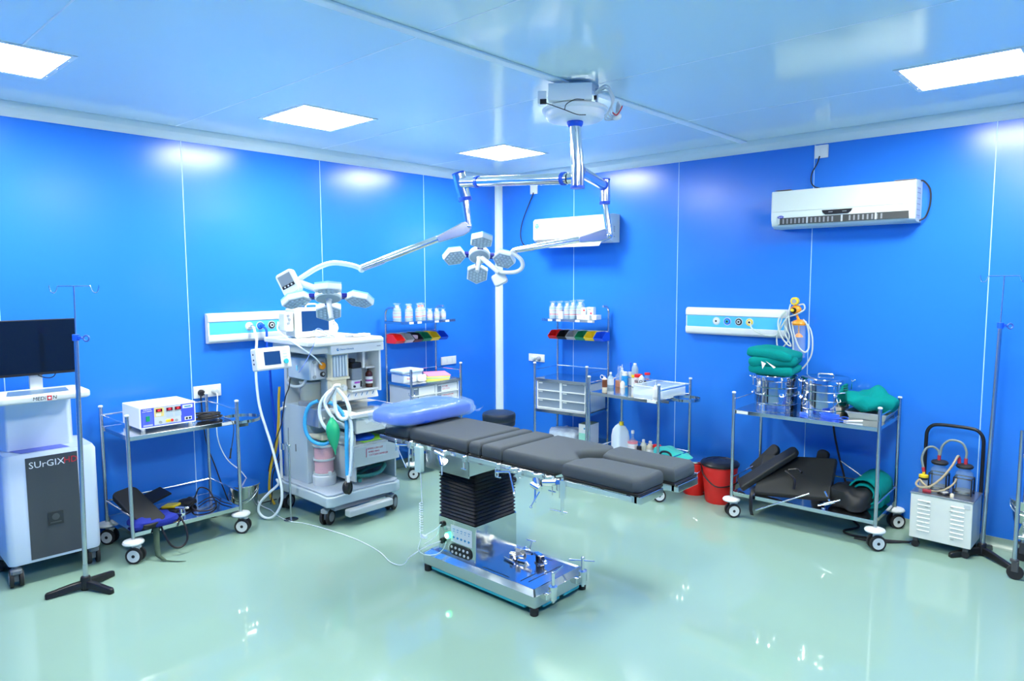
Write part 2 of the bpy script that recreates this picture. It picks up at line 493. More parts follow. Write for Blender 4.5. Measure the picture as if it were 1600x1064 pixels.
def trolley(name, label, loc, rz, L, D, ztop, zlow, zpost=1.0, ring=None, lowrail=True, group=None, tagend=1, turns=(45, 40, 50, 45)):
    """local X along length, front is -Y; guard rails on back and both ends"""
    t = thing(name, label, 'trolley', loc, rz, group)
    k = 0
    for sx in (-1, 1):
        for sy in (-1, 1):
            x, y = sx*L/2, sy*D/2
            MB().cyl((x, y, .15), (x, y, zpost-.004), .0125, n=14).build('post', STEEL, t)
            MB().lathe([(0, 0), (.0125, 0), (.0155, .003), (.0155, .010), (.011, .014), (0, .015)], (x, y, zpost-.006), 14).build('post_cap', WHITE, t)
            caster(t, x, y, turn=turns[k] - rz); k += 1
    for nm, z in (('top_tray', ztop), ('lower_tray', zlow)):
        m = MB()
        m.box(-L/2+.006, L/2-.006, -D/2+.002, D/2-.002, z-.003, z)
        m.box(-L/2+.006, L/2-.006, -D/2, -D/2+.004, z-.028, z+.001)
        m.box(-L/2+.006, L/2-.006, D/2-.004, D/2, z-.028, z+.001)
        m.box(-L/2+.004, -L/2+.008, -D/2, D/2, z-.028, z+.001)
        m.box(L/2-.008, L/2-.004, -D/2, D/2, z-.028, z+.001)
        m.build(nm, SHEET, t, bevel=.0015)
    for z in ([ztop+.085, zlow+.115] if lowrail else [ztop+.085]):
        g = MB()
        g.cyl((-L/2, D/2, z), (L/2, D/2, z), .006, n=8)
        g.cyl((-L/2, -D/2, z), (-L/2, D/2, z), .006, n=8)
        g.cyl((L/2, -D/2, z), (L/2, D/2, z), .006, n=8)
        g.build('guard_rail', CHROME, t)
    if ring:
        side, rr, rz_ = ring
        m = MB()
        cx = side*(L/2 + rr*.98)
        m.ring((cx, 0, rz_), rr-.003, rr, -.012, .012, 40)
        m.box(min(side*L/2, side*(L/2+.09)), max(side*L/2, side*(L/2+.09)), -D/2+.01, -D/2+.013, rz_-.012, rz_+.012)
        for s in (-1, 1):
            m.add([(side*L/2, s*(D/2-.01), rz_-.012), (side*L/2, s*(D/2-.01), rz_+.012), (cx - side*rr*.35, s*rr*.92, rz_+.012), (cx - side*rr*.35, s*rr*.92, rz_-.012),
                   (side*L/2, s*(D/2-.013), rz_-.012), (side*L/2, s*(D/2-.013), rz_+.012), (cx - side*rr*.35, s*(rr*.92-.003), rz_+.012), (cx - side*rr*.35, s*(rr*.92-.003), rz_-.012)],
                  [(0, 1, 2, 3), (7, 6, 5, 4), (1, 5, 6, 2), (0, 3, 7, 4), (0, 4, 5, 1), (3, 2, 6, 7)])
        m.build('basin_ring', SHEET, t)
    x0 = tagend*(L/2-.07)
    MB().box(x0-.045, x0+.045, -D/2-.002, -D/2-.0005, ztop-.024, ztop-.003).build('paper_tag', PAPER, t)
    return t

def prof_bottle(r, h, neck=.35, sh=.72):
    return [(0, 0), (r*.94, 0), (r, h*.02), (r, h*sh), (r*.92, h*(sh+.05)), (r*neck*1.25, h*(sh+.17)), (r*neck, h*(sh+.19)), (r*neck, h*.93), (0, h*.93)]
def bottle(name, label, loc, r, h, body, cap=WHITE, capr=.42, caph=.12, band=None, bandm=PAPER, marks=None, neck=.35, sh=.72, nozzle=None, group=None, fill=None, cat_='bottle', rz=0, sq=1, bandcover=360):
    t = thing(name, label, cat_, loc, rz, group)
    MB().lathe(prof_bottle(r, h, neck, sh), n=20, sy=sq).build('body', body, t)
    if fill:
        MB().lathe([(0, .002), (r*.95, .002), (r*.95, h*fill[0]), (0, h*fill[0])], n=20, sy=sq).build('liquid', fill[1], t)
    c = MB().lathe([(0, h*(1-caph)), (r*capr, h*(1-caph)), (r*capr, h*.985), (r*capr*.85, h), (0, h)], n=18)
    if nozzle: c.cyl((0, 0, h*.99), (0, 0, h+nozzle), r*.16, r*.05, n=10)
    c.build('cap', cap, t)
    if band:
        b = MB().lathe([(r*1.015, h*band[0]), (r*1.015, h*band[1])], n=20, sy=sq)
        b.build('label', bandm, t)
        if marks:
            m = MB()
            for z0, z1, mm in marks: m.lathe([(r*1.025, h*z0), (r*1.025, h*z1)], n=20, sy=sq)
            m.build('label_print', marks[0][2], t)
    return t

def wrap(parent, r, h, seed=0):
    m = MB(); vs = []; fs = []
    n = 22; prof = [(1.05, 0), (1.12, .1), (1.1, .35), (1.12, .6), (1.05, .78), (.8, .9), (.55, .97), (.75, 1.06), (1.1, 1.15)]
    for j, (a, z) in enumerate(prof):
        for i in range(n):
            t = 2*PI*i/n
            k = noise.noise(Vector((math.cos(t)*2, math.sin(t)*2, z*4 + seed)))
            q = r*a*(1 + .22*k)
            vs.append((q*math.cos(t), q*math.sin(t), h*z + h*.06*k*(j > 0)))
    for j in range(len(prof)-1):
        for i in range(n): fs.append((j*n+i, j*n+(i+1) % n, (j+1)*n+(i+1) % n, (j+1)*n+i))
    m.add(vs, fs, True).build('plastic_wrap', FILM, parent)

def hbin(name, label, loc, rz, m, group, w=.10, l=.15, h=.075):
    """open hopper storage bin, opening towards -Y; hung by its back at y=0"""
    t = thing(name, label, 'bin', loc, rz, group)
    b = MB()
    e = .003
    side = [(0, 0), (-l*.80, 0), (-l, h*.34), (-l*.93, h*.46), (-l*.55, h*.98), (0, h)]
    for x0 in (-w/2, w/2-e):
        vs = [(x0, y, z) for y, z in side] + [(x0+e, y, z) for y, z in side]
        n = len(side)
        b.add(vs, [list(range(n)), list(range(2*n-1, n-1, -1))] + [(i, n+i, n+(i+1) % n, (i+1) % n) for i in range(n)])
    b.box(-w/2, w/2, -l*.80, 0, 0, e)
    b.box(-w/2, w/2, -e, 0, 0, h)
    b.add([(-w/2, -l*.80, 0), (w/2, -l*.80, 0), (w/2, -l, h*.34), (-w/2, -l, h*.34), (-w/2, -l*.80+e, e), (w/2, -l*.80+e, e), (w/2, -l+e, h*.34), (-w/2, -l+e, h*.34)],
          [(0, 1, 2, 3), (7, 6, 5, 4), (3, 2, 6, 7), (0, 3, 7, 4), (1, 5, 6, 2)])
    b.build('tub', m, t, bevel=.0015)
    rm = MB()
    for x0 in (-w/2-.002, w/2-.004): rm.tube([(x0+.003, -l, h*.34), (x0+.003, -l*.93, h*.46), (x0+.003, -l*.55, h*.98), (x0+.003, 0, h)], .0035, 6, straight=True)
    rm.cyl((-w/2, -l, h*.34), (w/2, -l, h*.34), .0035, n=6)
    rm.build('tub_rim', m, t)
    MB().add([(-w*.3, -l*.845-.001, h*.10), (w*.3, -l*.845-.001, h*.10), (w*.3, -l*.925-.001, h*.30), (-w*.3, -l*.925-.001, h*.30)], [(0, 1, 2, 3)]).build('label_card', PAPER, t)
    return t

def steel_bucket(label, loc, r=.12, h=.24, rz=0):
    t = thing('steel_bucket', label, 'bucket', loc, rz)
    k = .72
    MB().lathe([(0, .004), (r*k, 0), (r*k+.004, .006), (r*.98, h*.93), (r*1.04, h), (r*1.0, h), (r*.95, h*.93), (r*k-.004, .012), (0, .012)], n=32).build('pail', SHEET, t)
    MB().lathe([(r*1.0, h-.006), (r*1.06, h-.004), (r*1.06, h+.004), (r*1.0, h+.004)], n=32).build('rim', CHROME, t)
    hp = [(r*1.0*math.cos(a), -r*1.0*math.sin(a)*.9 - .012*math.sin(a), h*.86 - h*.42*math.sin(a)) for a in [PI*i/10 for i in range(11)]]
    MB().tube(hp, .004, 8, 3).build('handle', CHROME, t)
    return t
# ---------------------------------------------------------------- surgical light
CAMP = Vector((5.4734, -5.7709, 1.8932))
sl = thing('surgical_light', 'chrome double-armed surgical light on the ceiling with two white multi-pod lamp heads', 'surgical light', (2.89, -2.375, 0))
def SL(p): return Vector(p) - Vector((2.89, -2.375, 0))
MB().lathe([(0, 2.884), (.190, 2.884), (.197, 2.890), (.197, 2.903), (.19, 2.908), (0, 2.908)], n=40).build('mounting_plate', MOUNTW, sl)
for hx_, hy_ in ((.10, .08), (-.10, .08), (.0, -.06)): MB().cyl((hx_, hy_, 2.906), (hx_, hy_, ZC-.001), .009, n=12).build('hanger_rod', ALU, sl)
MB().lathe([(0, ZC-.012), (.14, ZC-.012), (.14, ZC-.001), (0, ZC-.001)], n=30).build('ceiling_plate', GREYP, sl)
MB().lathe([(.176, 2.884), (.176, 2.876), (.174, 2.858), (.165, 2.843), (.15, 2.836), (.07, 2.832), (0, 2.832)], n=40).build('mount_cover', MOUNTW, sl)
MB().lathe([(.046, 2.836), (.050, 2.828), (.046, 2.812), (.040, 2.802), (.030, 2.800)], n=24).build('collar', BLUEC, sl)
MB().cyl((.0, 0, 2.81), (.012, .002, 2.66), .035).cyl((.012, .002, 2.662), (.018, .004, 2.57), .0375).build('mast', CHROME, sl)
hx, hy = .018, .004
MB().cyl((hx, hy, 2.575), (hx, hy, 2.448), .041, n=20).cyl((hx, hy, 2.500), SL((2.850, -2.386, 2.498)), .033, n=20).build('hub', CHROME, sl)
MB().cyl((hx, hy, 2.450), (hx, hy, 2.436), .044, n=20).build('hub_cap', BLUEC, sl)
# box and cables on the mount
bm = T(.078, -.150, 2.911, rz=37)
MB().box(-.125, .125, -.035, .035, 0, .095, M=bm).build('driver_box', MOUNTW, sl, bevel=.004)
MB().box(-.185, -.137, -.03, .03, -.015, .055, M=bm).build('junction_box', MOUNTW, sl, bevel=.003)
m = MB().box(-.172, -.135, -.036, -.028, -.02, .008, M=bm).box(.135, .152, -.036, -.01, .0, .02, M=bm)
m.build('connector', BLACK, sl)
def bp(x, y, z): return bm @ Vector((x, y, z))
MB().tube([bp(-.15, -.036, -.01), bp(-.08, -.05, -.04), bp(-.03, -.055, -.06), bp(.04, -.045, -.085), bp(.09, -.03, -.085)], .0025).tube([bp(-.03, -.055, -.06), bp(-.02, -.06, -.03), bp(.03, -.06, -.005), bp(.08, -.05, -.005)], .0025).build('thin_lead', BLACK, sl)
m = MB()
for k in range(5):
    o = .010*k
    m.tube([bp(.14, -.03+o, .04), bp(.20+o*.5, -.04+o, .06+.02*math.sin(k)), bp(.235+o*.4, -.03+o, .0), bp(.24-o, -.02+o, -.06-.01*k), bp(.262, -.03+o, -.10), bp(.285-o*.5, -.04+o, -.05), bp(.27, -.05+o, -.02)], .0045)
m.ball(bp(.265, -.035, -.10), .028, sc=(1, 1, .8))
m.build('cable_bundle', WHITE, sl)
MB().tube([bp(.24, -.065, -.085), bp(.262, -.070, -.10), bp(.285, -.06, -.07), bp(.295, -.04, -.045)], .004).build('red_lead', REDD, sl)
# arm 1
a0, a1 = SL((2.850, -2.386, 2.499)), SL((2.052, -2.380, 2.556))
MB().cyl(a0, a1, .0345, n=20).cyl(a1, SL((1.93, -2.40, 2.562)), .038, n=20).build('long_arm', CHROME, sl)
b = MB()
for t in (.03, .97):
    p = a0.lerp(a1, t); q = a0.lerp(a1, t+.03); b.cyl(p, q, .040, n=20)
b.cyl(SL((1.898, -2.405, 2.622)), SL((1.896, -2.407, 2.631)), .046).cyl(SL((1.921, -2.368, 2.462)), SL((1.924, -2.366, 2.438)), .047)
b.build('blue_bushing', BLUEC, sl)
MB().cyl(SL((1.898, -2.405, 2.622)), SL((1.921, -2.368, 2.455)), .044, n=20).cyl(SL((1.921, -2.368, 2.455)), SL((1.942, -2.358, 2.265)), .030, .024, n=16).ball(SL((1.943, -2.358, 2.262)), .027).build('elbow', CHROME, sl)
def spring(p0, p1, w, name):
    p0, p1 = SL(p0), SL(p1); d = (p1-p0).normalized(); side = d.cross(Vector((0, 0, 1))).normalized(); up = side.cross(d)
    M = Matrix((d, side, up)).transposed().to_4x4(); M.translation = p0
    L = (p1-p0).length
    m = MB()
    prof = [(0, .045), (.03, .05), (.06, .045), (L*.30, .022), (L*.30, -.024), (.05, -.04), (.0, -.03), (-.025, 0)]
    M2 = M @ Matrix(((1, 0, 0, 0), (0, 0, -1, 0), (0, 1, 0, 0), (0, 0, 0, 1)))
    m.prism(prof, -w, w, M=M2)
    m.build(name + '_cheek', ALU, sl, bevel=.008)
    m = MB().cyl(M @ Vector((L*.28, 0, 0)), M @ Vector((L*.98, 0, 0)), .022, .022, n=14).cyl(M @ Vector((L*.28, 0, .012)), M @ Vector((L*.80, 0, .012)), .015, n=10)
    m.build(name, CHROME, sl)
    MB().cyl(M @ Vector((L*.80, 0, 0)), M @ Vector((L*1.0, 0, 0)), .026, .024, n=16).build(name + '_sleeve', ALU, sl)
    MB().cyl(M @ Vector((.02, -w-.002, .0)), M @ Vector((.02, w+.002, 0)), .010, n=12).build('pivot_pin', STEEL, sl)
spring((1.940, -2.360, 2.251), (1.531, -2.972, 1.968), .024, 'spring_arm')
MB().tube([SL(p) for p in [(1.531, -2.972, 1.964), (1.484, -3.026, 1.990), (1.402, -3.113, 2.004), (1.332, -3.194, 1.969), (1.259, -3.284, 1.896), (1.235, -3.308, 1.875)]], .017, 12).ball(SL((1.531, -2.972, 1.962)), .024).build('yoke', WHITE, sl)
# arm 2
q0, q1 = SL((2.895, -2.33, 2.545)), SL((2.432, -1.42, 2.59))
MB().cyl(q0, q1, .036, n=20).build('short_arm', CHROME, sl)
MB().cyl(q0.lerp(q1, .93), q0.lerp(q1, .97), .041, n=20).cyl(SL((2.432, -1.40, 2.47)), SL((2.433, -1.40, 2.45)), .040).cyl(SL((2.43, -1.4, 2.63)), SL((2.43, -1.4, 2.64)), .040).build('blue_bushing', BLUEC, sl)
MB().cyl(SL((2.43, -1.40, 2.63)), SL((2.432, -1.40, 2.46)), .038, n=20).cyl(SL((2.433, -1.40, 2.455)), SL((2.476, -1.401, 2.22)), .024, n=16).ball(SL((2.476, -1.401, 2.215)), .027).build('elbow', CHROME, sl)
spring((2.475, -1.399, 2.220), (1.71, -1.60, 2.122), .024, 'spring_arm')
MB().tube([SL(p) for p in [(1.71, -1.60, 2.122), (1.688, -1.622, 2.109), (1.743, -1.579, 2.048), (1.743, -1.559, 1.991), (1.690, -1.572, 1.95), (1.596, -1.622, 1.945), (1.528, -1.653, 1.961)]], .0165, 12).ball(SL((1.70, -1.612, 2.118)), .024).build('yoke', WHITE, sl)

def lamp_head(c, tilt, roll, handle_end, label):
    c = Vector(c); K = (CAMP - c); K.z = 0; K.normalize(); U = Vector((0, 0, 1)); Rg = U.cross(K).normalized()
    n = (K*math.cos(R(tilt)) - U*math.sin(R(tilt))).normalized()
    e1 = (Rg*math.cos(R(roll)) - U*math.sin(R(roll))); e1 = (e1 - n*e1.dot(n)).normalized()
    e2 = n.cross(e1)
    F = Matrix((e1, e2, n)).transposed().to_4x4(); F.translation = SL(c)
    h = MB().lathe([(0, -.045), (.055, -.045), (.085, -.030), (.092, -.01), (.092, .008), (.084, .016), (0, .016)], n=30, M=F)
    hub = h.build('lamp_head', WHITEG, sl); hub['label'] = label
    MB().lathe([(0, .0165), (.080, .0165), (.078, .019), (0, .019)], n=30, M=F).build('hub_face', LENSD, hub)
    for k in range(4):
        a = 90*k
        P = F @ T(rz=a) @ T(.205, 0, .028) @ T(ry=-13)
        hexa = [(.098*math.cos(R(60*i)), .098*math.sin(R(60*i))) for i in range(6)]
        hexs = [(x*.93, y*.93) for x, y in hexa]
        m = MB(); nn = 6
        vs = [(x*.93, y*.93, -.030) for x, y in hexa] + [(x, y, -.022) for x, y in hexa] + [(x, y, .010) for x, y in hexa] + [(x*.95, y*.95, .016) for x, y in hexa]
        fs = [list(range(5, -1, -1)), list(range(18, 24))]
        for r_ in range(3):
            for i in range(6): fs.append((r_*6+i, r_*6+(i+1) % 6, r_*6+6+(i+1) % 6, r_*6+6+i))
        m.add(vs, fs, False, P).build('light_pod', WHITEG, hub)
        MB().prism([(x*.99, y*.99) for x, y in hexa], -.034, -.0225, M=P).build('pod_back', CYAN, hub)
        MB().prism([(x*.90, y*.90) for x, y in hexa], .0145, .0168, M=P).build('pod_face', LENSD, hub)
        l = MB()
        for (x, y) in [(0, 0)] + [(.031*math.cos(R(60*i)), .031*math.sin(R(60*i))) for i in range(6)] + [(.062*math.cos(R(30*i))*(1 if i % 2 == 0 else .88), .062*math.sin(R(30*i))*(1 if i % 2 == 0 else .88)) for i in range(12)]:
            l.lathe([(.0115, .0168), (.010, .021), (.005, .0235), (0, .0238)], (x, y, 0), 10, M=P)
        l.build('lens_cluster', LENS, hub)
        MB().box(.080, .125, -.024, .024, -.018, .010, M=F @ T(rz=a)).build('pod_joint', NAVY, hub, bevel=.003)
    he = SL(handle_end); hs = F @ Vector((0, 0, .018))
    MB().cyl(hs, hs.lerp(he, .12), .026, .020).cyl(hs.lerp(he, .1), he, .0185, .0165, n=16).build('handle', WHITE, hub, bevel=.003)
    return hub, F
c1 = (1.400, -3.155, 1.775)
lamp_head(c1, 66, 0, (1.484, -3.190, 1.630), 'lower left lamp head in front of the anaesthesia machine')
c2 = (1.39, -1.70, 2.085)
lamp_head(c2, 50, 8, (1.465, -1.80, 1.955), 'far right lamp head before the corner post')
# control boxes and links
MB().cyl(SL((1.255, -3.29, 1.875)), SL((1.37, -3.185, 1.815)), .024, .022, n=14).build('head_link', WHITE, sl)
def ctrl(o, rt, up, w, h, dth, face=True):
    M = frameM(SL(o), rt, up)
    m = MB(); p = rrect(w, h, .022)
    m.prism(p, -dth, -.008, M=M); m.prism([(x*.93, y*.93) for x, y in p], -.009, .004, M=M)
    m.build('control_box', WHITE, sl, bevel=.006)
    if face:
        MB().box(-w*.36, w*.36, -h*.06, h*.36, .003, .0055, M=M).build('control_display', mat('grey lcd', (.22, .28, .34), rough=.2), sl)
        MB().box(-w*.36, w*.36, -h*.20, -h*.07, .003, .006, M=M).build('control_strip', BLACK, sl)
        b = MB()
        for i in (-1, 0, 1): b.cyl(M @ Vector((i*w*.2, -h*.135, .005)), M @ Vector((i*w*.2, -h*.135, .009)), .006, n=12)
        b.build('control_button', WHITE, sl)
K1 = (CAMP - Vector((1.25, -3.38, 1.87))).normalized()
rt = Vector((.80, .42, .28)).normalized()
ctrl((1.262, -3.376, 1.872), (.62, .52, .42), (-.30, -.12, .95), .125, .165, .06)
ctrl((1.545, -1.625, 1.895), (.66, .58, .42), (-.35, -.1, .92), .12, .10, .05, False)
MB().cyl(SL((1.56, -1.645, 1.945)), SL((1.42, -1.705, 2.07)), .019, .022, n=14).build('head_link', WHITE, sl)
# ---------------------------------------------------------------- operating table
ot = thing('operating_table', 'long operating table with charcoal pads on a black bellows column and mirror steel base', 'operating table', (2.58, -2.70, 0))
def rr(x0, x1, y0, y1, r, n=4):
    return [(x + (x0+x1)/2, y + (y0+y1)/2) for x, y in rrect(x1-x0, y1-y0, r, n)]
for sx, sy in ((-1, -1), (1, -1), (-1, 1), (1, 1)):
    MB().cyl((sx*.455, sy*.225, 0), (sx*.455, sy*.225, .045), .024, .026, n=18).build('foot', RUBBER, ot, bevel=.004)
m = MB()
ou = rr(-.48, .48, -.25, .25, .012); inn = rr(-.445, .445, -.215, .215, .01); inn2 = rr(-.43, .43, -.20, .20, .01)
n = len(ou)
vs = [(x, y, .052) for x, y in ou] + [(x, y, .118) for x, y in ou] + [(x, y, .142) for x, y in inn] + [(x, y, .136) for x, y in inn2]
fs = [list(range(n-1, -1, -1)), list(range(3*n, 4*n))]
for k in range(3):
    for i in range(n): fs.append((k*n+i, k*n+(i+1) % n, k*n+n+(i+1) % n, k*n+n+i))
m.add(vs, fs).build('base', SHEET, ot)
m = MB()
m.box(-.40, .40, -.246, .246, .030, .055).box(-.476, .476, -.17, -.02, .030, .055).box(-.476, .476, .02, .17, .030, .055)
m.build('base_trim', TEAL, ot, bevel=.006)
m = MB().box(.30, .305, -.17, -.03, .1365, .1372).box(.08, .26, .175, .18, .1365, .1372).box(.345, .349, -.15, .15, .1365, .1372).box(.0, .22, -.18, -.175, .1365, .1372)
m.build('base_slot', BLACK, ot)
MB().prism(rr(-.395, -.055, -.185, .195, .008), .134, .372).build('column_cover', mat('column steel', (.60, .63, .60), rough=.16, metal=1), ot)
# bellows
m = MB(); N = 19; z0, z1 = .368, .80
vs = []; ring_ = rr(-.395, -.055, -.185, .195, .015, 2); nr = len(ring_); cx, cy = -.225, .005
lev = 2*N + 1
for j in range(lev):
    z = z0 + (z1-z0)*j/(lev-1); o = 1.0 if j % 2 else .935
    for i, (x, y) in enumerate(ring_):
        sag = .010*math.sin(x*9 + j*.25)*(j/lev)
        vs.append((cx + (x-cx)*o, cy + (y-cy)*o, z + sag))
fs = [list(range(nr-1, -1, -1)), list(range((lev-1)*nr, lev*nr))]
for j in range(lev-1):
    for i in range(nr): fs.append((j*nr+i, j*nr+(i+1) % nr, j*nr+nr+(i+1) % nr, j*nr+nr+i))
m.add(vs, fs); m.build('bellows', BELLOW, ot)
# control panel on the camera side of the column (facing -y)
fy = -.1865
MB().box(-.275, -.085, fy, fy+.002, .232, .340).build('legend_plate', mat('pale legend plate', (.62, .68, .70), rough=.4), ot)
m = MB()
for r_ in range(2):
    for k in range(5):
        x = -.255+.034*k; z = .315-.052*r_
        m.box(x, x+.018, fy-.0012, fy, z, z+.004)
        if r_: m.cyl((x+.006, fy-.001, z+.0), (x+.006, fy, z+.0), .008, n=10)
        else: m.box(x+.004, x+.012, fy-.0012, fy, z-.014, z-.009)
m.build('legend_print', INKB, ot)
Mx = frameM((-.185, fy, .185), (1, 0, 0), (0, 0, 1))
MB().prism(rrect(.20, .072, .034, 6), 0, .006, M=Mx).build('key_panel', BLACK, ot, bevel=.001)
m = MB()
for r_ in range(2):
    for k in range(5): m.cyl((-.262+.036*k+r_*.006, fy-.0055, .200-.032*r_), (-.262+.036*k+r_*.006, fy-.010, .200-.032*r_), .0085, n=10)
m.build('key', GREYP, ot)
MB().cyl((-.30, fy, .262), (-.30, fy-.012, .262), .020, n=20).build('button_ring', LEDG, ot)
MB().cyl((-.30, fy-.010, .262), (-.30, fy-.017, .262), .015, n=20).build('power_button', LEDW, ot)
m = MB()
for z in (.325, .215): m.cyl((-.352, fy, z), (-.352, fy-.012, z), .018, n=16)
m.build('socket', BLACK, ot)
# upper shroud and frames
m = MB()
m.box(-.455, -.055, -.235, -.229, .688, .838).box(-.455, -.055, .229, .235, .688, .838).box(-.455, -.449, -.235, .235, .70, .838).box(-.061, -.055, -.235, .235, .70, .838)
m.build('shroud', SHEET, ot, bevel=.002)
m = MB().box(-.06, .60, -.238, -.212, .792, .835).box(-.06, .60, .212, .238, .792, .835).box(-.86, -.46, -.225, .225, .79, .835).box(-.05, .58, -.22, .22, .818, .838)
m.build('top_frame', SHEET, ot, bevel=.002)
SEG = [(-.871, -.606), (-.598, -.054), (-.044, .053), (.061, .229)]
m = MB()
for a, b in SEG + [(.237, .62)]: m.box(a, b, -.25, .25, .838, .852)
m.build('pad_board', mat('black board', (.012, .012, .013), rough=.3), ot, bevel=.002)
for s in (-1, 1):
    for a, b in ((-.86, -.62), (-.59, -.02), (.0, .62)):
        m = MB()
        m.box(a, b, s*.288-.004, s*.288+.004, .826, .851)
        k = a + .04
        while k < b: m.cyl((k, s*.25, .838), (k, s*.288, .838), .008, n=8); k += .17
        m.build('side_rail', CHROME, ot, bevel=.001)
# pads
def offs(poly, d):
    n = len(poly); out = []
    for i in range(n):
        p0, p1, p2 = Vector(poly[i-1]), Vector(poly[i]), Vector(poly[(i+1) % n])
        a, b = (p1-p0), (p2-p1)
        a = a.normalized() if a.length > 1e-7 else b.normalized(); b = b.normalized() if b.length > 1e-7 else a
        na, nb = Vector((-a.y, a.x)), Vector((-b.y, b.x)); m_ = na+nb
        m_ = m_/max(.6, m_.dot(na)) if m_.length > 1e-6 else na
        out.append((p1.x+m_.x*d, p1.y+m_.y*d))
    return out
def pad(poly, z0, z1, name='pad', rect=None):
    ar = sum(poly[i-1][0]*poly[i][1]-poly[i][0]*poly[i-1][1] for i in range(len(poly)))
    if ar < 0: poly = poly[::-1]
    lev = [(z0, .006), (z0+.008, .0), (z1-.030, .0)] + [(z1-.030+.030*math.sin(R(t)), .024*(1-math.cos(R(t)))) for t in (18, 36, 54, 72, 90)]
    lev.append((z1+.0008, .032))
    n = len(poly); vs = []; fs = []
    for z, d in lev:
        vs += [(x, y, z) for x, y in (offs(poly, d) if rect is None else rr(rect[0]+d, rect[1]-d, rect[2]+d, rect[3]-d, max(.003, rect[4]-d)))]
    for k in range(len(lev)-1):
        for i in range(n): fs.append((k*n+i, k*n+(i+1) % n, k*n+n+(i+1) % n, k*n+n+i))
    fs += [list(range(n-1, -1, -1)), list(range((len(lev)-1)*n, len(lev)*n))]
    o = MB().add(vs, fs, True).build(name, PAD, ot)
    return o
pad(rr(-.871, -.606, -.25, .25, .03), .852, .920, 'head_pad', (-.871, -.606, -.25, .25, .03))
pad(rr(-.600, -.055, -.25, .25, .016), .852, .925, 'back_pad', (-.600, -.055, -.25, .25, .016))
pad(rr(-.044, .052, -.25, .25, .016), .852, .925, 'lumbar_pad', (-.044, .052, -.25, .25, .016))
pad(rr(.063, .228, -.25, .25, .016), .852, .925, 'waist_pad', (.063, .228, -.25, .25, .016))
arc = [(.755 - .155*math.cos(R(a)), .005 + .125*math.sin(R(a))) for a in range(-78, 79, 12)]
seat = [(.240, -.25), (.615, -.25), (.68, -.215), (.715, -.14)] + [(x, y) for x, y in [(.60 + .09*math.sin(R(abs(a)))**2, .11*a/78) for a in range(-78, 79, 12)]] + [(.715, .14), (.70, .20), (.66, .25), (.240, .25)]
sp = pad(seat, .852, .925, 'seat_pad')
# leg sections
for s, x0, x1, lab in ((-1, .66, 1.145, 'nearer leg pad'), (1, .69, 1.185, 'farther leg pad')):
    yi, yo = s*.022, s*.262
    if s < 0: poly = [(x0+.02, yo), (x1-.03, yo), (x1, yo+.03), (x1, yi), (x0+.12, yi), (x0+.045, yi-.05), (x0+.015, yi-.12)]
    else: poly = [(x0+.06, yi+.01), (x0+.12, yi), (x1, yi), (x1, yo-.03), (x1-.03, yo), (x0+.0, yo), (x0+.02, yi+.10)][::1]
    if s > 0: poly = [(x0+.03, yi+.03), (x0+.10, yi), (x1, yi), (x1, yo-.03), (x1-.03, yo), (x0+.0, yo), (x0-.0, yi+.12)]
    b = MB().box(x0+.02, x1, min(yi, yo), max(yi, yo), .838, .852).build('leg_board', MC['black board'], ot, bevel=.003)
    p = pad(poly, .853, .926, 'leg_pad')
    f = MB()
    ya, yb = sorted((s*.04, s*.25))
    f.box(x0+.0, x1-.01, ya, ya+.022, .800, .838).box(x0+.0, x1-.01, yb-.022, yb, .800, .838).box(x1-.03, x1+.012, ya, yb, .800, .838).box(x0, x0+.03, ya, yb, .80, .838)
    f.build('leg_frame', SHEET, ot, bevel=.003)
    f = MB().box(x0+.06, x1-.015, yo+s*.030-.004, yo+s*.030+.004, .820, .846)
    for k in (x0+.10, x0+.27, x1-.06): f.cyl((k, yo-s*.02, .832), (k, yo+s*.03, .832), .008, n=8)
    f.build('side_rail', CHROME, ot, bevel=.001)
    MB().cyl((x0+.02, s*.27, .845), (x0+.02, s*.27, .78), .024, n=16).build('leg_hinge', CHROME, ot, bevel=.003)

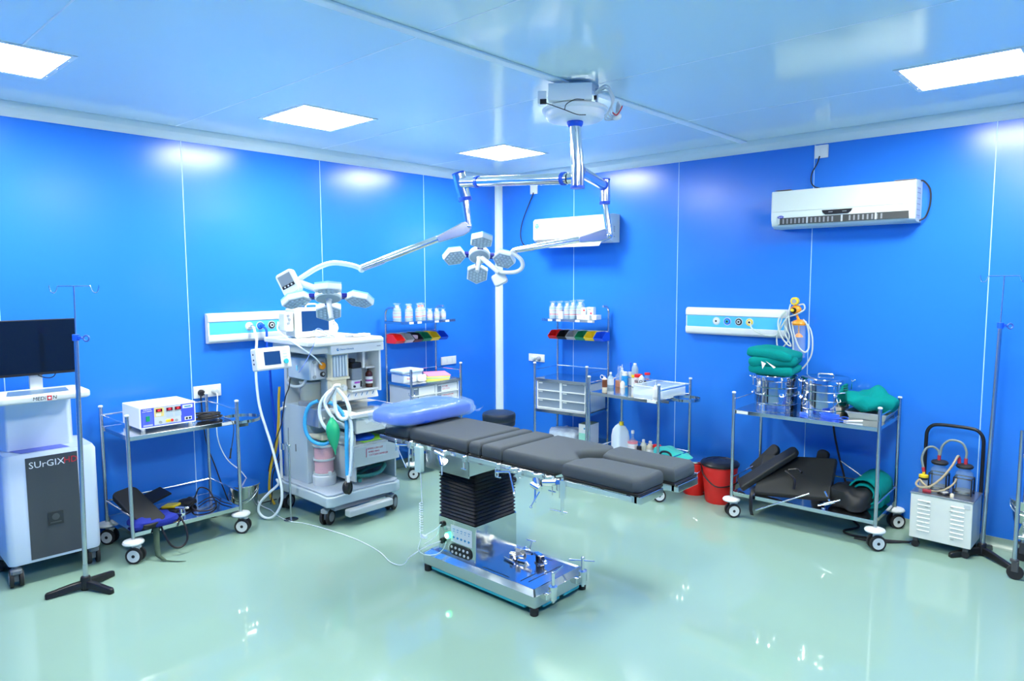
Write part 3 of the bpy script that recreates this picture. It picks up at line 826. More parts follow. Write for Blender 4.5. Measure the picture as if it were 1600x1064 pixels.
def clamp(x, kind, s=-1, par=ot, z=.838, y=None):
    """rail clamps with tommy-bar screws"""
    y = s*.300 if y is None else y
    m = MB()
    if kind == 0:   # block with threaded rod and cross handle
        m.bc((x, y, z), (.035, .034, .05), ch=.006)
        m.cyl((x-.02, y-.01, z-.005), (x-.115, y-.03, z-.015), .007, n=10).cyl((x-.115, y-.03, z+.015), (x-.115, y-.03, z-.055), .006, n=8)
        m.ball((x-.115, y-.03, z+.018), .009).cyl((x+.0, y-.015, z-.02), (x+.0, y-.02, z-.14), .006, n=10).cyl((x-.10, y-.03, z-.03), (x-.02, y-.025, z-.15), .0045, n=8)
        m.bc((x, y-.01, z-.075), (.02, .02, .02), ch=.004)
    elif kind == 1:  # swivel socket
        m.cyl((x-.02, y-.02, z-.02), (x+.035, y-.03, z-.045), .022, n=16).cyl((x-.005, y-.04, z+.01), (x+.03, y-.05, z-.06), .013, n=14)
        m.bc((x, y, z), (.05, .03, .035), ch=.006).cyl((x+.01, y-.03, z-.05), (x+.04, y-.06, z-.12), .004, n=8)
        m.cyl((x-.03, y-.05, z+.012), (x+.05, y-.05, z-.004), .009, n=10)
    elif kind == 2:  # flat clamp with angled lever
        m.bc((x, y, z+.006), (.06, .045, .022), ch=.005).bc((x+.045, y-.004, z-.012), (.028, .03, .04), ch=.005)
        m.cyl((x-.02, y-.02, z-.01), (x-.12, y-.03, z-.026), .006, n=8).cyl((x-.018, y-.025, z-.01), (x+.03, y-.04, z-.115), .005, n=8).ball((x+.03, y-.04, z-.118), .008)
        m.cyl((x-.12, y-.03, z-.0), (x-.12, y-.03, z-.05), .004, n=8)
    elif kind == 3:  # large universal joint
        m.bc((x, y, z+.006), (.075, .05, .024), ch=.006).bc((x+.075, y+.004, z+.004), (.05, .04, .028), ch=.006)
        m.cyl((x-.01, y-.01, z-.01), (x+.01, y-.02, z-.055), .024, n=18).cyl((x-.02, y-.035, z-.04), (x+.045, y-.045, z-.05), .016, n=14)
        m.cyl((x+.05, y-.02, z-.02), (x+.13, y-.012, z-.005), .016, n=12)
        m.cyl((x, y-.03, z-.05), (x+.008, y-.045, z-.13), .006, n=8).cyl((x+.04, y-.035, z-.06), (x-.005, y-.06, z-.155), .006, n=8).ball((x-.006, y-.06, z-.158), .009)
    elif kind == 4:  # vertical post socket with T bar
        m.cyl((x, y, z+.012), (x, y, z-.085), .018, n=18).cyl((x, y, z+.025), (x, y, z-.175), .0085, n=12)
        m.cyl((x-.075, y-.01, z-.160), (x+.03, y+.004, z-.160), .0055, n=10).bc((x-.035, y+.01, z-.005), (.05, .03, .03), ch=.005)
        m.cyl((x-.07, y, z-.04), (x-.07, y, z-.085), .004, n=8).cyl((x-.095, y, z-.065), (x-.045, y, z-.065), .004, n=8)
    elif kind == 5:  # small block
        m.bc((x, y, z), (.028, .03, .036), ch=.004).cyl((x, y-.01, z-.02), (x, y-.01, z-.06), .0045, n=8).cyl((x-.02, y-.01, z-.06), (x+.02, y-.01, z-.06), .004, n=8)
    return m.build('rail_clamp', CHROME, par)
clamp(-.52, 0); clamp(-.20, 1); clamp(-.02, 5, z=.832); clamp(.26, 5); clamp(.38, 2); clamp(.555, 3); clamp(.715, 4)
clamp(-.50, 5, 1); clamp(.40, 5, 1); clamp(.70, 5, 1)
# vertical clamps on the end of the base
for y in (-.13, .15):
    c = MB().cyl((.515, y, .075), (.515, y, .150), .021, n=18).cyl((.515, y, .060), (.515, y, .235), .0095, n=12)
    c.ball((.515, y, .235), .012, sc=(1, 1, .8)).bc((.49, y-.03, .100), (.03, .035, .036), ch=.005).lathe([(0, .14), (.025, .14), (.025, .155), (0, .155)], (.515, y, 0), 18)
    if y > 0: c.cyl((.44, y-.035, .215), (.58, y+.03, .222), .005, n=8)
    else: c.cyl((.51, y, .22), (.545, y+.055, .265), .005, n=8)
    c.build('end_clamp', CHROME, ot)

# loose fittings left on the base
lc = thing('clamp', 'larger loose chrome clamp lying on the mirror steel table base', 'clamp', (2.665, -2.63, .1375))
m = MB().cyl((-.05, -.03, .022), (.05, -.01, .030), .021, n=16).cyl((.0, -.05, .02), (.01, .05, .05), .018, n=14).bc((.03, .02, .05), (.05, .04, .03), ch=.005).bc((-.01, -.06, .02), (.03, .03, .04), ch=.005)
m.cyl((.045, .03, .04), (.06, .045, .12), .006, n=8).cyl((.02, .04, .115), (.09, .05, .118), .004, n=8).cyl((-.07, -.07, .008), (.03, -.09, .008), .007, n=8).cyl((-.04, .0, .05), (.10, .0, .058), .011, n=10)
m.build('clamp_body', CHROME, lc)
MB().cyl((.01, -.03, .04), (.02, -.04, .07), .016, n=12).build('knob', GREYM, lc)
lc = thing('clamp', 'smaller loose dark clamp block on the table base, towards the foot end', 'clamp', (2.805, -2.60, .1375), -20)
MB().bc((0, 0, .028), (.05, .042, .05), ch=.006).build('clamp_block', mat('dark steel', (.16, .15, .15), rough=.2, metal=1), lc)
MB().cyl((.02, 0, .025), (.06, .0, .03), .009, n=10).ball((.066, 0, .03), .014).bc((-.005, -.01, .058), (.055, .03, .008)).bc((-.005, -.01, .004), (.05, .03, .008)).build('clamp_screw', CHROME, lc)

# pillow
pl = thing('pillow', 'blue pillow in clear plastic on the head end of the operating table', 'pillow', (1.81, -2.68, .922), 1)
o = MB().blob((.37, .72, .115), .010, 5, 3, 4.2, 26).build('cushion', PILLOW, pl)
m = MB().blob((.395, .78, .122), .016, 15, 5, 4.2, 44, ridge=.5)
m.build('plastic_cover', mat('pillow plastic film', (.60, .80, .98), rough=.08, alpha=.20, spec=1, bump=1.0, bscale=16), pl)
m = MB()
for s in (-1, 1):
    vs = []; fs = []
    for i in range(13):
        x = -.185 + .37*i/12
        z = .035 + .02*math.sin(i*1.7)
        vs += [(x, s*.37, .03+.012*math.sin(i)), (x*.93, s*(.42+.015*math.sin(i*2.3)), z), ]
    for i in range(12): fs.append((2*i, 2*i+2, 2*i+3, 2*i+1))
    m.add(vs, fs, True)
m.build('plastic_flap', FILM, pl)

# hand pendant hanging from the rail with its coiled lead
hp = thing('hand_control', 'pale green hand control hanging from the table rail on a coiled white lead', 'remote control', (2.165, -3.022, .69))
hg = mat('mint grey plastic', (.45, .62, .60), rough=.45)
MB().prism(rrect(.060, .165, .012), -.016, .016, M=frameM((.002, 0, .075), (1, 0, 0), (-.14, 0, 1))).build('handset', hg, hp, bevel=.004)
MB().tube([(-.012, -.005, .15), (-.015, .0, .162), (-.012, .025, .163), (-.010, .03, .15)], .005).build('hook', CHROME, hp)
pts = [(.012, 0, .0), (.016, .0, -.06), (.02, 0, -.16)]
for i in range(90):
    a = i*.9; pts.append((.012 + .010*math.cos(a), .010*math.sin(a), -.20 - .0022*i))
pts += [(.014, 0, -.43), (.0, -.02, -.50), (.0, .03, -.555), (.05, .09, -.558), (.085, .12, -.52), (.09, .137, -.475)]
MB().tube(pts, .003, 6, 2).build('lead', HOSEW, hp)
tag(MB().tube([(2.165, -2.987, .205), (2.19, -2.96, .225), (2.21, -2.92, .26), (2.222, -2.905, .325)], .003, 6).bc((2.155, -2.985, .25), (.05, .02, .016)).tube([(2.15, -2.985, .25), (2.20, -2.93, .29), (2.228, -2.90, .325)], .003, 6).build('plug_lead', HOSEW),
    'short white lead with a flat plug hooked into the column socket', 'cable')
m = MB().tube([(.283, -3.030, .006), (.45, -3.06, .005), (.62, -3.063, .005), (.772, -3.006, .005), (1.029, -2.960, .005), (1.343, -2.935, .005), (1.638, -2.960, .005), (1.85, -3.02, .005), (1.99, -3.03, .03), (2.06, -3.02, .10), (2.13, -2.975, .16), (2.18, -2.93, .19), (2.226, -2.905, .215)], .0032, 8)
tag(m.build('power_cable', HOSEW), 'thin white cable running across the green floor to the operating table column', 'cable')

# stool
st = thing('stool', 'round navy black padded stool behind the operating table', 'stool', (1.10, -1.17, 0))
MB().lathe([(0, .53), (.140, .53), (.150, .537), (.153, .575), (.150, .582), (.155, .588), (.156, .632), (.148, .650), (.120, .660), (0, .664)], n=36).build('seat', VINYL, st)
MB().cyl((0, 0, .10), (0, 0, .53), .022, n=16).cyl((0, 0, .505), (0, 0, .53), .07, n=20).build('stem', CHROME, st)
for k in range(5):
    a = R(72*k+20)
    MB().cyl((0, 0, .12), (.125*math.cos(a), .125*math.sin(a), .075), .017, .012, n=10).build('leg', CHROME, st)
    bigcaster(st, .125*math.cos(a), .125*math.sin(a), .025, 72*k, BLACK, .075)
MB().ring((0, 0, .26), .095, .106, -.006, .006, 30).build('foot_ring', CHROME, st)
# ---------------------------------------------------------------- anaesthesia machine
AX0, AY0 = .62, -2.62
am = thing('anaesthesia_machine', 'large ivory and grey anaesthesia machine with drawers and a pink absorber canister', 'anaesthesia machine', (AX0, AY0, 0))
def W(x0, x1, y0, y1, z0, z1, mb=None, ch=0):
    return (mb or MB()).box(x0-AX0, x1-AX0, y0-AY0, y1-AY0, z0, z1, ch=ch)
def AP(p): return Vector(p) - Vector((AX0, AY0, 0))
# wheeled base with flared corners
poly = [(.24, -2.93), (.36, -2.96), (.86, -2.955), (1.0, -2.965), (1.03, -2.92), (1.02, -2.80), (1.03, -2.46), (1.06, -2.34), (1.02, -2.28), (.36, -2.26), (.24, -2.30)]
poly = [(x-AX0, y-AY0) for x, y in poly]
MB().prism(poly, .165, .245).build('base', GREYL, am, bevel=.012)
MB().prism([(x*.96, y*.96) for x, y in poly], .245, .262).build('base_deck', mat('speckled grey deck', (.46, .53, .60), rough=.6, var=.25, vscale=200), am, bevel=.005)
W(.26, .98, -2.88, -2.34, .12, .165).build('base_underside', GREYM, am)
MB().prism([(.40, -.20), (.47, -.20), (.47, .22), (.40, .22)], .075, .13).build('foot_rest', GREYP, am, bevel=.012)
for x, y, tn in ((.90, -2.90, 118), (.985, -2.35, 122), (.31, -2.91, 110), (.31, -2.33, 110)):
    bigcaster(am, x-AX0, y-AY0, .062, tn, GREYM, .17)
# body
W(.25, .62, -2.885, -2.66, .262, .885).build('absorber_cabinet', GREYL, am, bevel=.006)
W(.25, .60, -2.66, -2.28, .262, 1.30).build('rear_cabinet', GREYP, am, bevel=.006)
W(.30, .34, -2.884, -2.66, .885, 1.36).build('rear_panel', GREYP, am)
W(.34, .73, -2.735, -2.66, .905, 1.316).build('support_column', GREYL, am, bevel=.004)
W(.45, .452, -2.890, -2.885, .50, .56).build('recessed_latch', BLACK, am)
m = MB(); W(.60, .97, -2.68, -2.665, .30, .68, m); W(.60, .97, -2.29, -2.275, .262, .86, m); W(.60, .99, -2.70, -2.275, .585, .60, m)
m.build('drawer_cabinet', GREYP, am, bevel=.002)
W(.60, .61, -2.68, -2.28, .42, .86).build('cabinet_back', GREYM, am)
for z0, z1, x1, nm in ((.70, .845, 1.045, 'upper'), (.425, .585, 1.005, 'lower')):
    d = W(x1-.03, x1, -2.71, -2.265, z0, z1).build('drawer', mat('ivory grey drawer', (.66, .70, .68), rough=.38), am, bevel=.006)
    W(.62, x1-.03, -2.69, -2.285, z0+.01, z1-.015).build('drawer_tray', GREYP, d)
dcard = frameM(AP((1.0065, -2.50, .525)), (0, 1, -.0), (0, 0, 1)) @ T(rz=-3)
MB().box(-.095, .095, -.045, .045, 0, .001, M=dcard).build('drawer_note', PAPER, am)
for i, s_ in enumerate(('BAINS CIRCUIT', 'AMBU BAG', 'OXYGEN SAMPLER')):
    text(s_, .022, INKR, am, dcard @ Vector((-.085 + .008*i, .026-.026*i, .0015)), (0, 1, -.05), (0, 0, 1), 'handwriting', align='LEFT')
MB().box(-.097, -.091, -.04, .03, .001, .0016, M=dcard).build('note_margin', INKR, am)
# worktop
m = W(.60, 1.105, -2.80, -2.265, .852, .872)
m.build('worktop', CREAML, am, bevel=.006)
W(.74, 1.07, -2.72, -2.29, .8725, .8745).build('worktop_tray', SHEET, am)
W(1.095, 1.112, -2.80, -2.265, .840, .872).build('worktop_lip', WHITE, am, bevel=.005)
# control ledge below the vaporiser bay
vs = [(.70, .92), (.80, .92), (.77, 1.0), (.70, 1.0)]
o = MB().add([(x-AX0, y-AY0, z) for y in (-2.66, -2.31) for x, z in vs], [(0, 1, 2, 3), (7, 6, 5, 4), (0, 4, 5, 1), (1, 5, 6, 2), (2, 6, 7, 3), (3, 7, 4, 0)]).build('control_ledge', CREAML, am, bevel=.006)
m = MB(); k_ = MB()
for y in (-2.60, -2.53, -2.47, -2.42, -2.36):
    M = frameM(AP((.786, y, .957)), (0, 1, 0), (-.35, 0, 1))
    m.prism(rrect(.042, .044, .006), 0, .001, M=M); k_.cyl(M @ Vector((-.008, -.010, .002)), M @ Vector((.010, .012, .002)), .003, n=6)
m.build('key', WHITE, am); k_.build('key_mark', INKB, am)
# flow meter block
m = W(.745, .80, -2.762, -2.60, 1.11, 1.318); m.build('flowmeter_block', CREAM, am, bevel=.004)
W(.735, .785, -2.758, -2.61, .93, 1.10).build('valve_block', CREAM, am, bevel=.004)
W(.735, .808, -2.766, -2.595, 1.10, 1.118).build('block_ledge', CREAM, am, bevel=.003)
W(.795, .803, -2.748, -2.614, 1.125, 1.298).build('flowmeter_window', mat('flowmeter back', (.30, .40, .52), rough=.3), am)
m = MB()
for i in range(5):
    y = -2.736 + .027*i
    m.cyl(AP((.807, y, 1.13)), AP((.807, y, 1.292)), .0085, n=10)
m.build('flow_tube', mat('flow tube acrylic', (.70, .80, .84), rough=.1), am)
m = MB()
for i in range(5):
    for j in range(9): W(.8155, .8165, -2.740+.027*i, -2.732+.027*i, 1.14+.016*j, 1.142+.016*j, m)
m.build('scale_mark', PAPER, am)
m = MB()
for y in (-2.725, -2.645): m.cyl(AP((.785, y, 1.03)), AP((.815, y, 1.03)), .021, n=20).cyl(AP((.785, y, 1.03)), AP((.789, y, 1.03)), .027, n=20)
m.build('flow_knob', WHITE, am)
# vaporiser bay
m = W(.60, .70, -2.60, -2.33, 1.0, 1.318); m.build('bay_back', GREYP, am)
W(.66, .86, -2.345, -2.325, .98, 1.318).build('bay_side', WHITE, am, bevel=.004)
W(.66, .84, -2.60, -2.33, .995, 1.008).build('bay_floor', WHITE, am)
W(.70, .80, -2.43, -2.345, 1.165, 1.18).build('bay_shelf', WHITE, am)
W(.70, .78, -2.45, -2.43, 1.17, 1.318).build('bay_divider', WHITE, am)
# hood and top shelf
m = W(.55, .905, -2.825, -2.325, 1.316, 1.388); m.build('hood', WHITE, am, bevel=.01)
MB().cyl(AP((.905, -2.765, 1.353)), AP((.9065, -2.765, 1.353)), .011, n=20).build('logo', INKB, am)
MB().cyl(AP((.9065, -2.763, 1.356)), AP((.9072, -2.763, 1.356)), .005, n=14).build('logo_dot', WHITE, am)
text('Datex-Ohmeda', .020, INKB, am, AP((.9062, -2.745, 1.352)), (0, 1, 0), (0, 0, 1), 'maker_lettering', align='LEFT')
text('Aestiva/5', .010, INKK, am, AP((.9062, -2.36, 1.356)), (0, 1, 0), (0, 0, 1), 'model_lettering', align='RIGHT')
W(.24, .90, -3.02, -2.335, 1.392, 1.432).build('top_shelf', WHITE, am, bevel=.01)
W(.885, .92, -2.97, -2.335, 1.388, 1.422).build('shelf_bumper', CREAML, am, bevel=.01)
W(.30, .86, -2.98, -2.80, 1.325, 1.389).build('shelf_underframe', GREYP, am, bevel=.012)
# ventilator interface box
W(.36, .69, -2.885, -2.73, 1.10, 1.275).build('ventilator_box', GREYL, am, bevel=.014)
W(.688, .696, -2.878, -2.738, 1.108, 1.268).build('ventilator_face', mat('ventilator grey face', (.55, .60, .66), rough=.35), am, bevel=.004)
MB().cyl(AP((.695, -2.785, 1.213)), AP((.703, -2.785, 1.213)), .036, n=24).build('knob_ring', GREYM, am)
MB().cyl(AP((.703, -2.785, 1.213)), AP((.722, -2.785, 1.213)), .028, n=24).build('orange_knob', ORA, am, bevel=.003)
MB().cyl(AP((.695, -2.778, 1.145)), AP((.715, -2.778, 1.145)), .020, n=20).build('switch_knob', BLACK, am, bevel=.003)
MB().cyl(AP((.715, -2.777, 1.147)), AP((.7165, -2.777, 1.147)), .011, n=16).build('switch_dial', WHITE, am)
m = W(.696, .704, -2.850, -2.836, 1.145, 1.235); m.build('toggle_slot', WHITE, am)
m = MB()
for z in (1.247, 1.128): m.cyl(AP((.696, -2.848, z)), AP((.704, -2.848, z)), .014, n=14)
m.build('port_ring', GREYM, am)
W(.50, .52, -2.892, -2.884, 1.17, 1.21).build('cyan_tag', CYAN, am)
MB().tube([AP(p) for p in [(.34, -2.86, 1.10), (.35, -2.88, 1.055), (.45, -2.89, 1.035), (.55, -2.87, 1.05), (.58, -2.85, 1.10)]], .012, 10).build('grab_handle', GREYP, am)
# bellows jar
jc_ = AP((.535, -2.785, 0))
MB().lathe([(0, .885), (.10, .885), (.10, .915), (.088, .925), (0, .925)], jc_, 30).build('jar_seat', GREYM, am)
MB().lathe([(.084, .925), (.086, 1.06), (.084, 1.075), (.080, 1.080), (.0, 1.082)], jc_, 30).build('bellows_jar', SODA, am)
MB().lathe([(0, .926), (.070, .926), (.072, .955), (0, .958)], jc_, 24).build('bellows_disc', CREAM, am)
MB().lathe([(.082, 1.062), (.089, 1.064), (.089, 1.076), (.082, 1.078)], jc_, 30).build('jar_collar', GREYM, am)
# absorber head and canisters
W(.60, .80, -2.885, -2.70, .74, .885).build('absorber_head', mat('absorber metal', (.52, .56, .58), rough=.3, metal=.6), am, bevel=.01)
m = MB()
for y in (-2.845, -2.765): m.cyl(AP((.80, y, .81)), AP((.825, y, .80)), .016, n=14)
m.build('hose_port', GREYM, am)
m = MB()
for i, (x, y) in enumerate(((.66, -2.86), (.74, -2.83), (.70, -2.75), (.77, -2.74))): m.cyl(AP((x, y, .885)), AP((x, y, .905)), .022, n=16)
m.build('valve_dome', GREYM, am, bevel=.004)
MB().cyl(AP((.60, -2.87, .65)), AP((.72, -2.80, .65)), .022, n=14).bc(AP((.70, -2.78, .645)), (.09, .09, .05), ch=.008).build('canister_clamp', CREAM, am)
cc = AP((.70, -2.785, 0))
MB().lathe([(0, .575), (.03, .575), (.03, .63), (0, .63)], cc, 16).build('canister_neck', GRN, am)
MB().lathe([(0, .36), (.073, .36), (.073, .575), (0, .575)], cc, 32).build('soda_lime', PINK, am)
MB().lathe([(.078, .345), (.078, .580), (.0, .582)], cc, 32).build('canister_wall', mat('canister plastic', (.95, .85, .88), rough=.08, alpha=.25), am)
for z in (.352, .468, .578): MB().ring((cc[0], cc[1], z), .074, .086, -.008, .008, 32).build('canister_ring', GREYP, am, bevel=.003)
MB().lathe([(0, .262), (.088, .262), (.092, .275), (.092, .335), (.082, .345), (0, .345)], cc, 32).build('canister_base', WHITE, am)
W(.775, .79, -2.80, -2.775, .285, .375).build('canister_lever', WHITE, am, bevel=.004)
# screen arm and ventilator display
MB().tube([AP(p) for p in [(.45, -2.93, 1.35), (.56, -3.0, 1.34), (.65, -3.08, 1.33), (.70, -3.16, 1.32)]], .02, 12).build('display_arm', WHITE, am)
Mv = frameM(AP((.755, -3.215, 1.315)), (-.05, 1, 0), (-.16, 0, 1)) @ T(rz=0)
MB().prism(rrect(.285, .165, .012), -.07, 0, M=Mv).build('display_housing', WHITE, am, bevel=.006)
MB().prism(rrect(.262, .142, .01), 0, .003, M=Mv).build('display_bezel', CREAML, am)
MB().box(-.080, .052, -.046, .052, .003, .0045, M=Mv).build('display_screen', SCRBLUE, am)
MB().cyl(Mv @ Vector((.092, -.030, .003)), Mv @ Vector((.092, -.030, .016)), .018, n=20).build('display_knob', TEAL, am)
m = MB()
for i in range(3): m.box(.075, .108, .045-.022*i, .055-.022*i, .003, .0045, M=Mv)
m.build('display_key', GREYP, am)
m = MB()
for z in (-.03, .0, .04): m.bc(Mv @ Vector((-.1445, z, -.035)), (.012, .003, .012))
m.build('side_vent', BLACK, am)
# side post with curved handle
MB().tube([AP(p) for p in [(.29, -2.93, .26), (.28, -2.93, .76), (.285, -2.92, .83), (.32, -2.87, .857), (.37, -2.85, .862)]], .011, 10).build('side_post', WHITE, am)

# things standing on or hanging from the machine
vp = thing('vaporiser', 'black and grey boxy vaporiser in the open bay of the anaesthesia machine', 'vaporiser', (.775, -2.535, 1.009))
MB().box(-.05, .045, -.05, .05, 0, .075, ch=.008).build('base_block', WHITE, vp, bevel=.003)
MB().box(-.05, .050, -.047, .047, .075, .17, ch=.008).build('body', mat('vaporiser grey', (.22, .26, .30), rough=.35), vp)
MB().box(-.05, .050, -.047, .047, .17, .215, ch=.008).build('dial', BLACK, vp, bevel=.004)
MB().box(-.05, .02, -.042, .01, .215, .245, ch=.008).build('locking_cap', BLACK, vp, bevel=.004)
MB().box(.051, .053, -.03, .02, .048, .062).build('label_band', mat('purple label', (.35, .05, .45), rough=.5), vp)
m = MB().cyl((.045, -.030, .025), (.056, -.030, .025), .009, n=12).cyl((.045, .035, .045), (.056, .035, .045), .006, n=12).box(.046, .052, .028, .040, .015, .065)
m.build('filler_port', BLACK, vp)
bottle('brown_bottle', 'small dark brown glass bottle with white label beside the vaporiser', (.80, -2.405, 1.009), .030, .155, AMBER, BLACK, .45, .14, band=(.22, .58), marks=[(.33, .42, mat('purple print', (.30, .03, .22), rough=.5))])

pm = thing('patient_monitor', 'ivory patient monitor with dark blue screen on top of the anaesthesia machine', 'monitor', (.60, -2.76, 1.433), -4)
outl = [(-.175, .005), (.15, .005), (.182, .030), (.196, .062), (.188, .095), (.160, .125), (.158, .225), (.140, .240), (-.165, .240), (-.178, .225)]
MB().prism(outl, -.02, .012, M=frameM((.0, 0, 0), (0, 1, 0), (0, 0, 1))).build('front_frame', CREAML, pm, bevel=.007)
MB().prism([(-.168, .01), (.13, .01), (.13, .225), (-.168, .232)], -.19, -.02, M=frameM((0, 0, 0), (0, 1, 0), (0, 0, 1))).build('rear_case', GREYP, pm, bevel=.01)
MB().box(.012, .0145, -.128, .105, .052, .212).build('screen', SCRBLUE, pm)
MB().cyl((.012, .158, .062), (.028, .158, .062), .014, n=18).build('dial', CREAM, pm, bevel=.002)
m = MB()
for z in (.10, .118): m.cyl((.012, .150, z), (.017, .150, z), .006, n=10)
m.build('button', GREYM, pm)
MB().tube([(-.05, -.06, .238), (-.05, -.05, .262), (-.05, .03, .262), (-.05, .045, .238)], .007).build('carry_handle', CREAML, pm)
m = MB().box(-.13, -.02, -.255, -.172, .055, .205, ch=.012); m.build('connector_module', WHITE, pm, bevel=.004)
m = MB()
for y, z in ((-.225, .18), (-.215, .15), (-.225, .12)): m.cyl((-.02, y, z), (-.012, y, z), .010, n=12)
m.build('socket', GREYM, pm)

def hose(name, label, pts, r, m, ribbed=.0015, group=None, cat_='hose'):
    n = 10
    o = MB().tube(pts, r, 10, n, rib=ribbed).build(name, m)
    return tag(o, label, cat_, group)
bc_ = thing('breathing_circuit', 'white corrugated breathing hoses looped over the front of the anaesthesia machine', 'hose', (.95, -2.86, .62))
def BC(L_): return [Vector(p) - Vector((.95, -2.86, .62)) for p in L_]
def bh(pts, r, m, nm='corrugated_hose'): MB().tube(BC(pts), r, 10, 10, rib=.0016).build(nm, m, bc_)
bh([(.826, -2.765, .804), (.921, -2.814, .803), (.974, -2.775, .773), (1.046, -2.772, .730), (1.047, -2.785, .686), (.964, -2.795, .680)], .0125, HOSEW)
bh([(.932, -2.813, 1.064), (.890, -2.856, 1.025), (.858, -2.894, .957), (.852, -2.909, .873), (.871, -2.901, .800), (.907, -2.875, .741), (.934, -2.854, .707)], .0125, HOSEW)
bh([(.956, -2.847, 1.056), (.926, -2.879, 1.012), (.915, -2.896, .954), (.937, -2.884, .891), (.973, -2.859, .832)], .0125, HOSEW)
MB().tube(BC([(.991, -2.841, 1.059), (1.026, -2.814, 1.020), (1.058, -2.793, .957), (1.072, -2.787, .894), (1.061, -2.803, .846), (1.029, -2.833, .841), (1.001, -2.853, .885), (.986, -2.858, .957), (.979, -2.857, 1.020)]), .0135, 10, 8, closed=True, rib=.0016).build('corrugated_hose', HOSEW, bc_)
bh([(1.066, -2.784, .858), (1.081, -2.779, .785), (1.091, -2.784, .664), (1.096, -2.797, .519), (1.096, -2.812, .402)], .0125, HOSEW)
bh([(.813, -2.893, .961), (.768, -2.939, .927), (.747, -2.968, .844), (.753, -2.975, .745), (.779, -2.960, .676), (.821, -2.926, .636), (.865, -2.886, .626), (.88, -2.85, .634)], .0135, HOSEB, 'blue_hose')
bh([(.908, -2.875, .960), (.949, -2.840, .940), (.992, -2.807, .886), (1.025, -2.786, .813), (1.046, -2.800, .706), (1.060, -2.812, .560), (1.075, -2.822, .404)], .0145, HOSEB, 'blue_hose')
a, b = BC([(.960, -2.908, .966), (.997, -2.861, 1.076)])
MB().cyl(a, b, .0105, n=14).build('grey_connector', GREYM, bc_)
a, b, c = BC([(.990, -2.865, 1.066), (1.000, -2.857, 1.092), (1.028, -2.832, 1.094)])
MB().tube([a, b, c], .014, 12).build('elbow', WHITE, bc_)
MB().cyl(BC([(1.09, -2.825, .41)])[0], BC([(1.105, -2.832, .36)])[0], .014, .012).build('mask_connector', WHITE, bc_)
gb = MB().lathe([(.004, 0), (.008, .03), (.030, .085), (.046, .14), (.052, .185), (.046, .225), (.026, .262), (.014, .275), (.012, .285)], n=22, sy=1, sx=.75)
o = gb.build('reservoir_bag', BOTG); o.location = (1.005, -2.875, .565); o.rotation_euler = (R(5), R(-4), R(-40))
tag(o, 'green rubber reservoir bag hanging from the white breathing hoses', 'bag')
mk = thing('face_mask', 'black rubber face mask resting upright on the grey base deck of the anaesthesia machine', 'mask', (1.075, -2.83, .263), 25)
MB().ball((0, 0, .052), .05, 22, sc=(.62, .82, 1.04)).build('mask_shell', BLACK, mk)
MB().tube([(.022, .034*math.cos(a), .050+.042*math.sin(a)) for a in [2*PI*i/12 for i in range(12)]], .009, 8, 3, closed=True).build('mask_cushion', RUBBER, mk)
MB().cyl((0, 0, .095), (0, 0, .125), .012, .010, n=14).build('mask_port', GREYM, mk)
o = MB().lathe([(0, 0), (.10, .0), (.105, .012), (.09, .026), (.05, .03), (0, .03)], n=30, sx=.9).build('cushion', BLUEC); o.location = (.86, -2.53, .609)
tag(o, 'round blue cushion lying on a lime sheet in the open shelf of the anaesthesia machine', 'cushion')
o = MB().prism([(-.10, -.12), (.12, -.10), (.10, .16), (-.10, .14)], 0, .006).build('lime_sheet', LIME); o.location = (.86, -2.47, .6015)
tag(o, 'lime green folded sheet under the blue cushion on the machine shelf', 'sheet')
o = MB().tube([(.72, -2.62, .285), (.80, -2.60, .30), (.88, -2.52, .30), (.93, -2.42, .32), (.90, -2.34, .36), (.80, -2.33, .34), (.72, -2.40, .30), (.78, -2.52, .29), (.92, -2.60, .285)], .015, 10, 10, rib=.001).build('corrugated_tube', mat('dull green tube', (.05, .28, .24), rough=.5))
tag(o, 'dull green corrugated tube coiled on the base deck beneath the lower drawer', 'tube')
# leads and cups on the top shelf
ld = MB().tube([(.846, -2.959, 1.470), (.80, -2.90, 1.50), (.78, -2.82, 1.475), (.82, -2.78, 1.447), (.86, -2.84, 1.447), (.84, -2.93, 1.47), (.82, -2.88, 1.52), (.85, -2.80, 1.47), (.87, -2.77, 1.445), (.84, -2.87, 1.45), (.885, -2.95, 1.447), (.925, -2.98, 1.42), (.90, -3.03, 1.30), (.83, -3.06, 1.20)], .003, 6)
tag(ld.build('sensor_lead', mat('pale blue lead', (.20, .32, .72), rough=.4)), 'pale blue sensor lead coiled on the machine shelf and dangling over its edge', 'cable')
ld = MB().tube([(.60, -2.94, 1.445), (.70, -2.98, 1.45), (.78, -2.93, 1.49), (.80, -2.85, 1.50), (.83, -2.80, 1.455), (.80, -2.88, 1.442), (.72, -2.95, 1.442)], .005, 6)
tag(ld.build('monitor_lead', HOSEW), 'white coiled monitor lead in front of the ivory patient monitor', 'cable')
ld = MB().tube([(.44, -3.00, 1.56), (.55, -3.06, 1.50), (.717, -3.05, 1.43), (.80, -3.03, 1.39), (.87, -2.95, 1.31), (.78, -2.85, 1.25), (.728, -2.80, 1.225)], .0055, 8)
tag(ld.build('sampling_tube', HOSEW), 'white tube hanging from the patient monitor across the grey ventilator box', 'tube')
cu = thing('cuff', 'crumpled white blood pressure cuff with grey plug on the machine shelf beside the monitor', 'cuff', (.80, -2.48, 1.433), 10)
MB().blob((.09, .18, .025), .006, 20, 2, 4, 14).build('cuff_wrap', WHITE, cu)
MB().cyl((.0, -.16, .012), (.0, -.09, .012), .010, n=12).build('plug', GREYM, cu)
